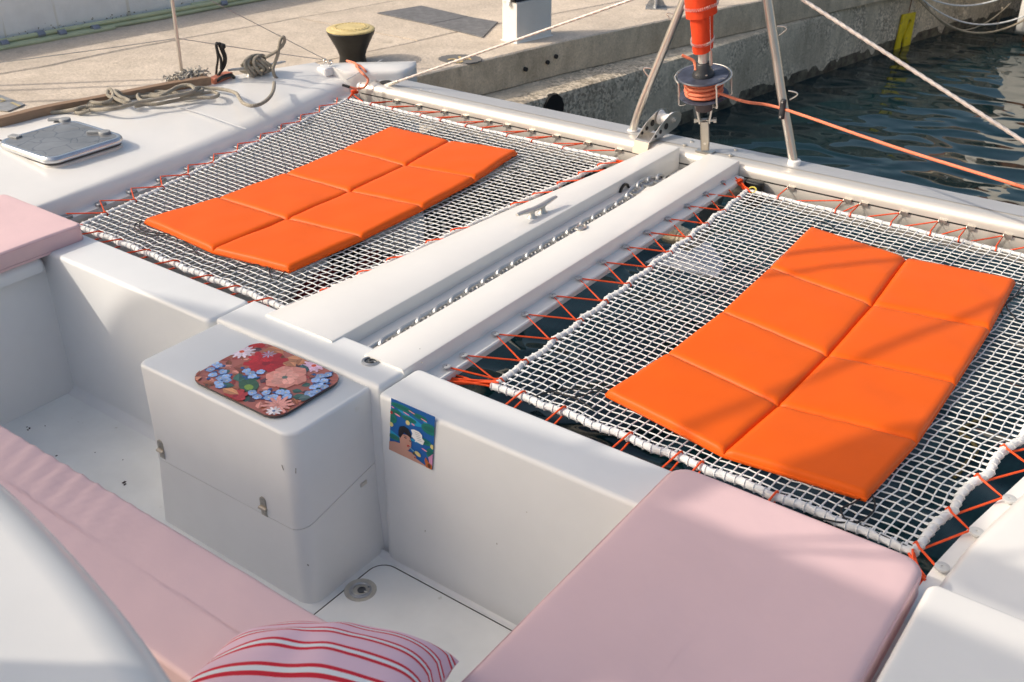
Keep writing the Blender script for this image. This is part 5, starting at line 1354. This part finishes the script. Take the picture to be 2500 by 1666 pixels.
def cluster(pts,c1=BLUE):
    for (x,y) in pts:
        for k in range(3): leaf(TP(x+rgt.uniform(-50,50),y+rgt.uniform(-40,40)),rgt.uniform(0,6.3),.02,.008,DBL)
    for (x,y) in pts: flower(TP(x,y),.0175,5,shade(c1,rgt.uniform(.8,1.25)),(.75,.60,.30),.95,.5,rot=rgt.uniform(0,1))
cluster([(410,450),(440,550),(500,480),(540,500),(470,620),(600,580),(570,660),(640,640),(540,720),(560,760),(650,690)]); flower(TP(400,450),.025,6,(.02,.12,.42),(.7,.6,.5),.9,.4)
cluster([(950,600),(900,570),(1080,580),(980,640)]); cluster([(970,850),(1040,900),(1150,850),(1250,900),(1330,840),(1400,850),(1420,900),(1290,930),(1180,910)]); cluster([(1840,640),(1780,690),(1940,620),(1890,700),(1760,780),(1830,760),(1900,780),(1700,860),(1800,840),(1740,910)])
flower(TP(1300,1010),.06,12,(.74,.33,.28),None,.6,.4,rot=.2); flower(TP(1250,1085),.03,9,(.80,.74,.76),(.08,.16,.35),.6,.4); flower(TP(180,590),.032,8,(.55,.32,.46),(.35,.12,.3),.6,.4,layers=2); flower(TP(200,540),.025,7,(.72,.52,.58),None,.7,.4)
flower(TP(760,890),.05,7,(.48,.05,.05),(.3,.02,.03),.8,.5,layers=2); leaf(TP(600,800),.1,.08,.02,(.66,.30,.14)); leaf(TP(300,600),3.5,.06,.022,(.46,.15,.09)); leaf(TP(330,650),4.3,.07,.02,(.62,.26,.16)); leaf(TP(1560,930),.8,.05,.022,(.10,.15,.15)); leaf(TP(1450,1070),.3,.05,.014,(.35,.36,.05)); leaf(TP(2080,560),.9,.05,.015,ORA); leaf(TP(2060,640),.5,.05,.016,(.70,.36,.28))
PR.build('floral_print',PRINT,tray,smooth=0)

# sticker on the front wall (a plain invented illustration)
SY=2.3345-.004
def SP(a,b,k=0): 
    p=GY(920+a*.1403,940+b*.1403,2.334); return V((p.x,SY-.00006*k-.0005,p.z))
S_=MB(); sk_=[0]
def spoly(pts,c,close=True):
    sk_[0]+=1; P=[SP(a,b,sk_[0]) for a,b in pts]; cen=sum(P,V((0,0,0)))/len(P); n=len(P)
    S_.add(P+[cen],[(i,(i+1)%n,n) for i in range(n)],c=c)
def CORN(u,v): 
    tl_,tr_,br_2,bl_2=V((262,218,0)),V((1028,548,0)),V((982,1465,0)),V((230,1108,0)); return tl_.lerp(tr_,u).lerp(bl_2.lerp(br_2,u),v)
def su(u,v): p=CORN(u,v); return (p.x,p.y)
spoly([su(0,0),su(1,0),su(1,1),su(0,1)],(.005,.10,.36))
def ell(u,v,ru,rv,c,n=14,rot=0):
    spoly([su(min(1,max(0,u+ru*cos(t)*cos(rot)-rv*sin(t)*sin(rot))),min(1,max(0,v+ru*cos(t)*sin(rot)+rv*sin(t)*cos(rot)))) for t in [2*pi*i/n for i in range(n)]],c)
for u,v,ru,rv,rot in ((.45,.22,.30,.03,.2),(.20,.12,.2,.02,0),(.62,.30,.25,.025,-.2),(.85,.22,.14,.03,.4),(.10,.68,.16,.04,.3),(.55,.62,.22,.02,0),(.88,.55,.12,.02,.1)): ell(u,v,ru,rv,(.01,.30,.55),12,rot)
for u,v,ru,rv in ((.25,.10,.26,.055),(.12,.24,.13,.06),(.42,.26,.17,.05),(.66,.13,.17,.05),(.90,.28,.20,.10),(.05,.38,.10,.09),(.78,.55,.18,.06),(.10,.72,.14,.05),(.95,.72,.11,.10)): 
    ell(u,v,ru,rv,(.005,.16,.13)); ell(u-.01,v,ru*.7,rv*.45,(.004,.12,.10))
for u,v,ru,rv in ((.05,.16,.035,.012),(.16,.27,.07,.014),(.48,.10,.08,.01),(.36,.17,.08,.01),(.76,.15,.08,.01),(.52,.32,.04,.014),(.80,.70,.07,.012)): ell(u,v,ru,rv,(.78,.28,.38),8,.15)
for u,v in ((.40,.33),(.03,.50),(.98,.58)): ell(u,v,.05,.045,(.66,.56,.22),9)
ell(.02,.27,.04,.03,(.40,.02,.02),8); 
SKIN=(.50,.27,.21)
spoly([su(0,.84),su(.12,.80),su(.26,.78),su(.34,.86),su(.52,.86),su(.62,.93),su(.80,.97),su(.93,1.0),su(0,1.0)],SKIN)
spoly([su(.22,.60),su(.45,.56),su(.50,.66),su(.50,.76),su(.44,.85),su(.34,.88),su(.25,.80)],SKIN)
spoly([su(.20,.55),su(.22,.47),su(.32,.42),su(.42,.44),su(.48,.52),su(.50,.60),su(.42,.53),su(.33,.53),su(.27,.60),su(.25,.68),su(.20,.64)],(.006,.006,.012))
ell(.36,.635,.035,.012,(.02,.04,.06),8,.1); ell(.47,.655,.022,.010,(.02,.04,.06),8); ell(.36,.605,.05,.006,(.05,.02,.02),8,.1); ell(.44,.765,.035,.022,(.40,.02,.012),8)
spoly([su(.44,.77),su(.45,.765),su(.58,.81),su(.57,.82)],(.25,.55,.65)); ell(.66,.83,.075,.04,(.62,.52,.22),10,.3); ell(.57,.85,.025,.03,(.08,.09,.05),8); ell(.58,.90,.05,.02,SKIN,8,.2); ell(.60,.92,.02,.015,(.35,.02,.02),7)
spoly([su(.48,.43),su(.55,.40),su(.66,.40),su(.74,.44),su(.74,.50),su(.80,.53),su(.78,.58),su(.76,.62),su(.62,.61),su(.58,.63),su(.59,.59),su(.50,.55),su(.52,.49)],(.76,.76,.76))
for i in range(5): spoly([su(.56+.02*i,.435+.033*i),su(.68+.015*i,.435+.03*i),su(.68+.015*i,.442+.03*i),su(.56+.02*i,.442+.033*i)],(.30,.30,.32))
spoly([su(.90,.80),su(1,.70),su(1,.93),su(.93,.90)],(.60,.26,.44)); spoly([su(.82,.88),su(.84,.82),su(.90,.88),su(1,.92),su(1,1),su(.86,1)],(.50,.13,.03)); ell(.93,.95,.04,.04,(.12,.04,.02),9)
stk=S_.build('sticker',STICK,smooth=0); tag(stk,'small square sticker of a woman in a lily pond on the cockpit wall','sticker')

# ================================================================== ROPES ON THE PORT DECK
def Z5(a,b,h=0): return G(100+a*.255,100+b*.255,DZ+.002+h)
r0=.0122
C_=[(600,545,.02),(520,548,.012),(440,562,.012),(380,585,.012),(320,622,.012),(220,636,.012),(110,637,.012),(50,650,.012),(42,670,.012),(110,685,.012),(220,676,.012),(330,655,.03),(420,630,.035),(520,632,.03),(600,642,.014),(690,632,.012),(760,605,.014),(700,600,.016),(560,610,.02),(470,608,.022),(425,598,.022),(450,585,.03),(560,595,.04),(650,580,.045),(690,540,.05),(688,495,.06),(660,465,.07),(640,485,.06),(642,525,.05),(700,548,.05),(790,585,.05),(850,590,.045),(830,565,.04),(760,535,.05),(715,500,.06),(712,478,.065),(740,490,.06),(790,525,.03),(850,540,.014),(920,530,.012),(1000,510,.012),(1100,515,.012),(1180,500,.02),(1260,468,.03),(1340,430,.035),(1420,428,.035),(1475,450,.03),(1485,480,.014),(1420,495,.014),(1300,500,.014),(1190,490,.016),(1080,483,.018),(990,488,.02),(935,510,.022),(930,545,.025),(970,575,.03),(1060,570,.03),(1180,545,.04),(1300,520,.04),(1420,505,.035),(1510,490,.03),(1545,475,.02),(1540,465,.012),(1480,462,.012)]
cp=spline([Z5(a,b,h) for a,b,h in C_],6)
coil=tag(MB().tube(cp,r0,10).build('rope_coil',MOOR),'grey mooring rope dropped in loose loops on the port deck','rope')
B2=[(335,675,.012),(345,655,.012),(430,650,.012),(530,655,.02),(600,660,.03)]
lp=[(470,665,.025),(380,690,.012),(335,680,.012),(340,655,.012),(400,650,.012),(500,660,.02),(620,655,.045),(740,640,.05),(860,610,.055),(960,585,.055),(1060,570,.055),(1180,548,.055),(1300,525,.05),(1420,500,.045),(1470,470,.05),(1440,430,.055),(1380,425,.055),(1300,445,.05),(1230,485,.045),(1150,525,.035),(1050,530,.02),(960,540,.014)]
tag(MB().tube(spline([Z5(a,b,h) for a,b,h in lp],6),r0,10).build('rope_loop',MOOR),'long front loop of grey rope nearest the hatch on the port deck','rope')
lp=[(900,628,.012),(1000,610,.012),(1120,605,.012),(1250,580,.012),(1380,555,.012),(1500,545,.012),(1620,545,.012),(1685,530,.012),(1695,508,.012),(1650,490,.012),(1580,495,.012),(1480,515,.012),(1380,535,.012),(1330,540,.012)]
tag(MB().tube(spline([Z5(a,b,h) for a,b,h in lp],6),r0,10).build('rope_bight',MOOR),'flat rope bight at the forward end of the coil beside the stanchion','rope')
lp=[(1480,450,.03),(1560,450,.014),(1680,458,.012),(1790,475,.012),(1870,505,.012),(1900,550,.012),(1935,595,.012),(2010,622,.012),(2090,610,.012),(2160,570,.012),(2210,510,.012),(2230,450,.012),(2232,400,.014)]
tag(MB().tube(spline([Z5(a,b,h) for a,b,h in lp],7),r0,10).build('rope_tail',MOOR),'grey rope tail curving over the white deck between coil and cleat','rope')
nd=(ray(615,165).x,ray(615,165).y,0); cleatp=cb+V((.0,.0,.06))
def Zc(a,b): return GP(100+a*.255,100+b*.255,cleatp+V((.03,-.05,0)),nd)
lp=[(2125,370),(2160,385),(2250,375),(2262,365),(2235,330),(2222,270),(2240,210),(2268,130),(2282,40),(2300,-20),(2325,-35),(2330,10),(2300,60),(2240,110),(2150,160)]
tag(MB().tube(spline([Zc(a,b) for a,b in lp],7),r0*.95,10).build('standing_loop',MOOR),'grey rope loop standing up from the bow cleat','rope')
m=MB(); d_c=(mc2-mc1).normalized(); s_c=V((-d_c.y,d_c.x,0))
pts=[]
for k,(o0,o1,rv,ru) in enumerate(((-.10,.02,.045,.050),(-.06,.05,.055,.052),(-.03,.08,.050,.055),(.02,-.07,.060,.058),(.07,-.03,.066,.060),(.05,-.10,.072,.062))):
    for i in range(14):
        a=2*pi*i/14; pts.append(cleatp+d_c*(lerp(o0,o1,.5-.5*cos(a))+.02*sin(2*a))+s_c*(ru*cos(a))+V((0,0,.008+rv*sin(a))))
tag(MB().tube(spline(pts,3),r0*.95,9).build('cleat_hitch',MOOR),'grey rope made fast in turns round the bow cleat','rope')
# black cord hanging on the lifeline
ndb=(ray(525,120).x,ray(525,120).y,0); bp_=G(500,206,DZ)
for nm,lp in (('black_strap',[(1270,542),(1330,540),(1370,515),(1400,470),(1432,420),(1440,370),(1425,320),(1410,285),(1395,280),(1380,290),(1392,340),(1410,380),(1412,445)]),):
    P=[GP(a*.38265,b*.38265,bp_+V((0,.12,0)),ndb) for a,b in lp]
    bs=thing('black_strap',P[3],'black cord looped over the lower lifeline beside the teak rail','cord')
    MB().tube(spline(P,6),.010,8).build('cord',BLACKCORD,bs)
    P=[GP(a*.38265,b*.38265,bp_+V((-.02,.14,0)),ndb) for a,b in ((1378,505),(1382,440),(1390,370),(1378,290),(1390,278),(1415,330),(1430,380),(1415,440))]
    MB().tube(spline(P,6),.008,8).build('cord',BLACKCORD,bs)
    c=GP(1422*.38265,296*.38265,bp_+V((0,.12,0)),ndb); MB().lathe([(.004,-.02),(.018,-.012),(.02,0),(.018,.012),(.004,.02)],c,12).build('stopper_ball',BLACKCORD,bs)
# frayed lashing at the stanchion foot
rs=random.Random(4); m=MB()
fc=st+V((.02,.03,.012))
for i in range(150):
    a=rs.uniform(0,6.28); q=fc+V((rs.gauss(0,.03),rs.gauss(0,.065),rs.uniform(.0,.03))); d=V((cos(a),sin(a),rs.uniform(.1,1.2))).normalized()*rs.uniform(.03,.075)
    m.tube([q,q+d*.5+V((0,0,.01)),q+d+V((rs.gauss(0,.01),rs.gauss(0,.01),0))],0.0058,5)
tag(m.build('frayed_lashing',FRAY),'frayed bundle of old rope ends round the stanchion foot','rope')
# salmon tie line at the bow
lp=[(350,360,.145),(440,385,.16),(480,420,.175),(500,470,.165),(560,530,.15),(610,580,.12),(620,620,.10),(590,680,.07),(540,708,.05),(470,715,.05),(400,700,.06),(350,685,.07)]
tag(MB().tube(spline([G(780+a*.1913,80+b*.1913,z) for a,b,z in lp],7),.0085,8).build('tie_line',SALMON),'salmon tie line bent round the port bow fitting','rope')
lp=[(480,410,.18),(530,430,.17),(580,480,.15),(600,510,.13),(560,490,.13),(510,460,.15),(470,430,.17)]
tk=tag(MB().tube(spline([G(780+a*.1913,80+b*.1913,z) for a,b,z in lp],5,True),.008,8,True).build('tie_knot',SALMON),'salmon knot on the white bow above the crossbeam end','rope')
m=MB(); c=G(780+615*.1913,80+520*.1913,.12); m.tube([c+V((.02*cos(a),.03*sin(a),.02*sin(a))) for a in [i*pi/7 for i in range(14)]],.006,7,True); part(m,'bow_shackle',STEEL)
m=MB(); c=G(780+685*.1913,80+535*.1913,.10); m.rblock(c.x-.04,c.x+.04,c.y-.05,c.y+.05,.02,.115,.03,.03); part(m,'bow_fitting',PLASTICW)
m=MB(); c=G(780+990*.1913,80+585*.1913,.02); m.rblock(c.x-.05,c.x+.03,c.y-.05,c.y+.05,-.08,.10,.03,.05); part(m,'bow_step',GEL)
c=G(780+345*.1913,80+685*.1913,.07); MB().tube([c+V((-.02,-.02,.01)),c+V((.03,.0,.0))],.010,8).build('whipped_end',BLACKCORD,tk)
# weed-grown line drooping in the water under the right net
P=[G(a,b,WZ+.006) for a,b in ((2420,1012),(2370,1035),(2345,1055),(2370,1075),(2385,1100),(2365,1125),(2345,1150),(2330,1165))]
tag(MB().tube(spline(P,6),.012,6).build('weedy_line',mat('weed_rope',(.12,.10,.035),.9,var=.3)),'thin weedy line floating in the water below the right net','rope')
# scuffs and chips on the white mouldings
m=MB(); rs=random.Random(31)
for (px,py,w_,h_) in ((986,1336,.010,.004),(1003,1347,.012,.005),(1000,1340,.004,.003),(1038,1297,.003,.010),(1105,1436,.02,.002),(1130,1445,.016,.002),(1213,1328,.004,.006),(1286,1251,.004,.003)):
    c=GY(px,py,2.327); m.box(c,(w_,.0016,h_),M=Matrix.Rotation(rs.uniform(-.5,.5),3,'Y'))
for (px,py,w_,h_) in ((690,1142,.003,.022),(722,1150,.003,.024),(685,1325,.012,.004),(494,1305,.003,.007),(752,1380,.009,.005)):
    c=GY(px,py,1.952); m.box(c,(w_,.0016,h_),M=Matrix.Rotation(rs.uniform(-.4,.4),3,'Y'))
for (px,py,w_,h_) in ((1031,777,.018,.003),(1027,768,.004,.002),(1030,885,.006,.006),(1025,852,.003,.003),(1243,500,.004,.003)):
    c=G(px,py,.1216); m.box(c,(w_,h_,.0012),rs.uniform(0,3))
stuff(m.build('scuff_marks',mat('scuff_grey',(.42,.40,.37),.8,var=.3,vscale=60),cat,smooth=0))
# small dirt flecks on cockpit sole
m=MB(); rs=random.Random(9)
for (px,py,s_) in ((138,1113,.006),(133,1122,.005),(128,1120,.004),(72,1046,.008),(68,1050,.006),(66,1043,.004),(110,1040,.004),(177,1152,.005),(303,1178,.011),(305,1183,.008),(348,1042,.004),(232,1105,.003),(300,1123,.003)):
    c=G(px,py,FZ+.001); m.box(c,(s_*1.6,s_,.002),rs.uniform(0,3))
stuff(m.build('dirt_flecks',mat('dark_dirt',(.05,.035,.035),.8),smooth=0))

# ================================================================== RIG AND ADDED SHADE BLOCKER, OUT OF VIEW ABOVE AND BEHIND THE CAMERA
AZ=5.0
blk=thing('sun_blocker',(-6,-5,AZ),'added unseen sun awning on tall poles behind the camera','blocker')  # unseen sheet added to shade the cockpit, outline traced up-sun from shade edges
def up_sun(p,z): t=(z-p.z)/(-SUN.z); return p-SUN*t
yf=up_sun(V((0,2.455,.12)),AZ).y; yf2=up_sun(V((0,2.355,.12)),AZ).y
cor=[up_sun(GY(px,py,2.335),AZ) for px,py in ((262,805),(273.6,781),(281,764),(294.6,745),(317.6,724),(344,716),(372,714))]
d0_=(cor[0]-cor[1]).normalized()
pts=[(cor[0].x-2.2,-5.4),(cor[0].x-2.2,cor[0].y-1.2)]+[(p.x,p.y) for p in cor]+[(cor[-1].x+.5,yf),(-7.2,yf),(-5.9,yf2),(-3.0,yf2),(-3.0,-2.95),(-5.62,-3.04),(-5.8,-5.4)]  # aft corner cut away so sun reaches the coachroof
xc_=cor[0].x-2.0
BLOCKMAT=mat('blocker_cloth',(.80,.78,.74),.9,var=.03)  # translucent, so the added blocker still passes diffuse fill
N_,L_,p_=nodes(BLOCKMAT); tr_=N_.new('ShaderNodeBsdfTranslucent'); tr_.inputs['Color'].default_value=(.95,.93,.90,1)
ms_=N_.new('ShaderNodeMixShader'); ms_.inputs['Fac'].default_value=.85; ou_=[q for q in N_ if q.type=='OUTPUT_MATERIAL'][0]
L_.new(p_.outputs[0],ms_.inputs[1]); L_.new(tr_.outputs[0],ms_.inputs[2]); L_.new(ms_.outputs[0],ou_.inputs['Surface'])
m=MB(); m.prism(pts,AZ,AZ+.012); m.build('blocker_sheet',BLOCKMAT,blk,smooth=0)
ss=[(-2.25,2.42),(-1.35,2.52),(-1.10,2.66),(-.93,3.02),(-.80,3.30),(-.68,3.42),(-.52,3.10),(-.36,2.76),(.3,2.73),(.3,2.52),(-.30,2.54),(-.40,2.64),(-.86,2.64),(-.93,2.55),(-.97,2.40),(-1.45,2.34)]  # outline of a second added blocker shading mat corner and seat
m=MB(); zf=AZ+.05; q=[up_sun(V((x,y,.1)),zf) for x,y in ss]; m.prism([(p.x,p.y) for p in q],zf,zf+.01); m.build('blocker_flap',BLOCKMAT,blk,smooth=0)
for x,y in ((xc_+.4,-5.2),(xc_+.1,yf-1.9),(-6.0,-5.2),(-3.2,yf-.3)): MB().rod((x,y,.1 if x>-6.3 else -.2),(x,y,AZ+.06),.02,10).build('blocker_pole',STEEL,blk)
mst=thing('mast',(-2.75,-1.2,.9),'aluminium mast with wire shrouds standing behind the camera','mast')
MB().tube([(-2.75,-1.2,.6),(-2.75,-1.2,15)],.085,16).build('spar',ALU,mst)
for a,b in (((-6.2,-2.0,.2),(-2.75,-1.2,11)),((.8,-2.0,.2),(-2.75,-1.2,11)),((-6.1,-1.0,.2),(-2.75,-1.2,6.5)),((.7,-1.0,.2),(-2.75,-1.2,6.5)),((-2.7,5.5,1.9),(-2.75,-1.2,12))):
    MB().rod(a,b,.012,6).build('shroud',WIRE,mst)
def shade_line(p,q,tp,tq,r):  # added unseen lines, placed up-sun to lay shadow bands on the mat
    a,b=G(*p,.045)-SUN*tp,G(*q,.045)-SUN*tq; d=(b-a); MB().rod(a-d*.7,b+d*.9,r,8).build('shadow_stay',WIRE,mst)
shade_line((2470,725),(1760,1010),6.5,9.0,.024)
shade_line((2205,590),(1900,622),6.0,6.8,.026)
shade_line((2190,632),(1900,668),7.0,7.8,.022)
# masts of boats moored astern along the quay; their rigging shadows cross the pavement
for k,(x,y,h) in enumerate(((-10.6,1.62,11),(-10.2,2.5,10),(-12.8,-1.6,14),(-9.0,5.1-1.2,5.0))):
    o=thing('yacht_mast',(x,y,Q),['slim yacht mast standing astern beside the quay','second slim yacht mast astern of the first','tall yacht mast farthest astern','short flag mast nearest the stucco wall'][k],'mast','yacht masts astern')
    MB().tube([(x,y,Q),(x,y,h)],[.024,.02],8).build('spar',ALU,o)
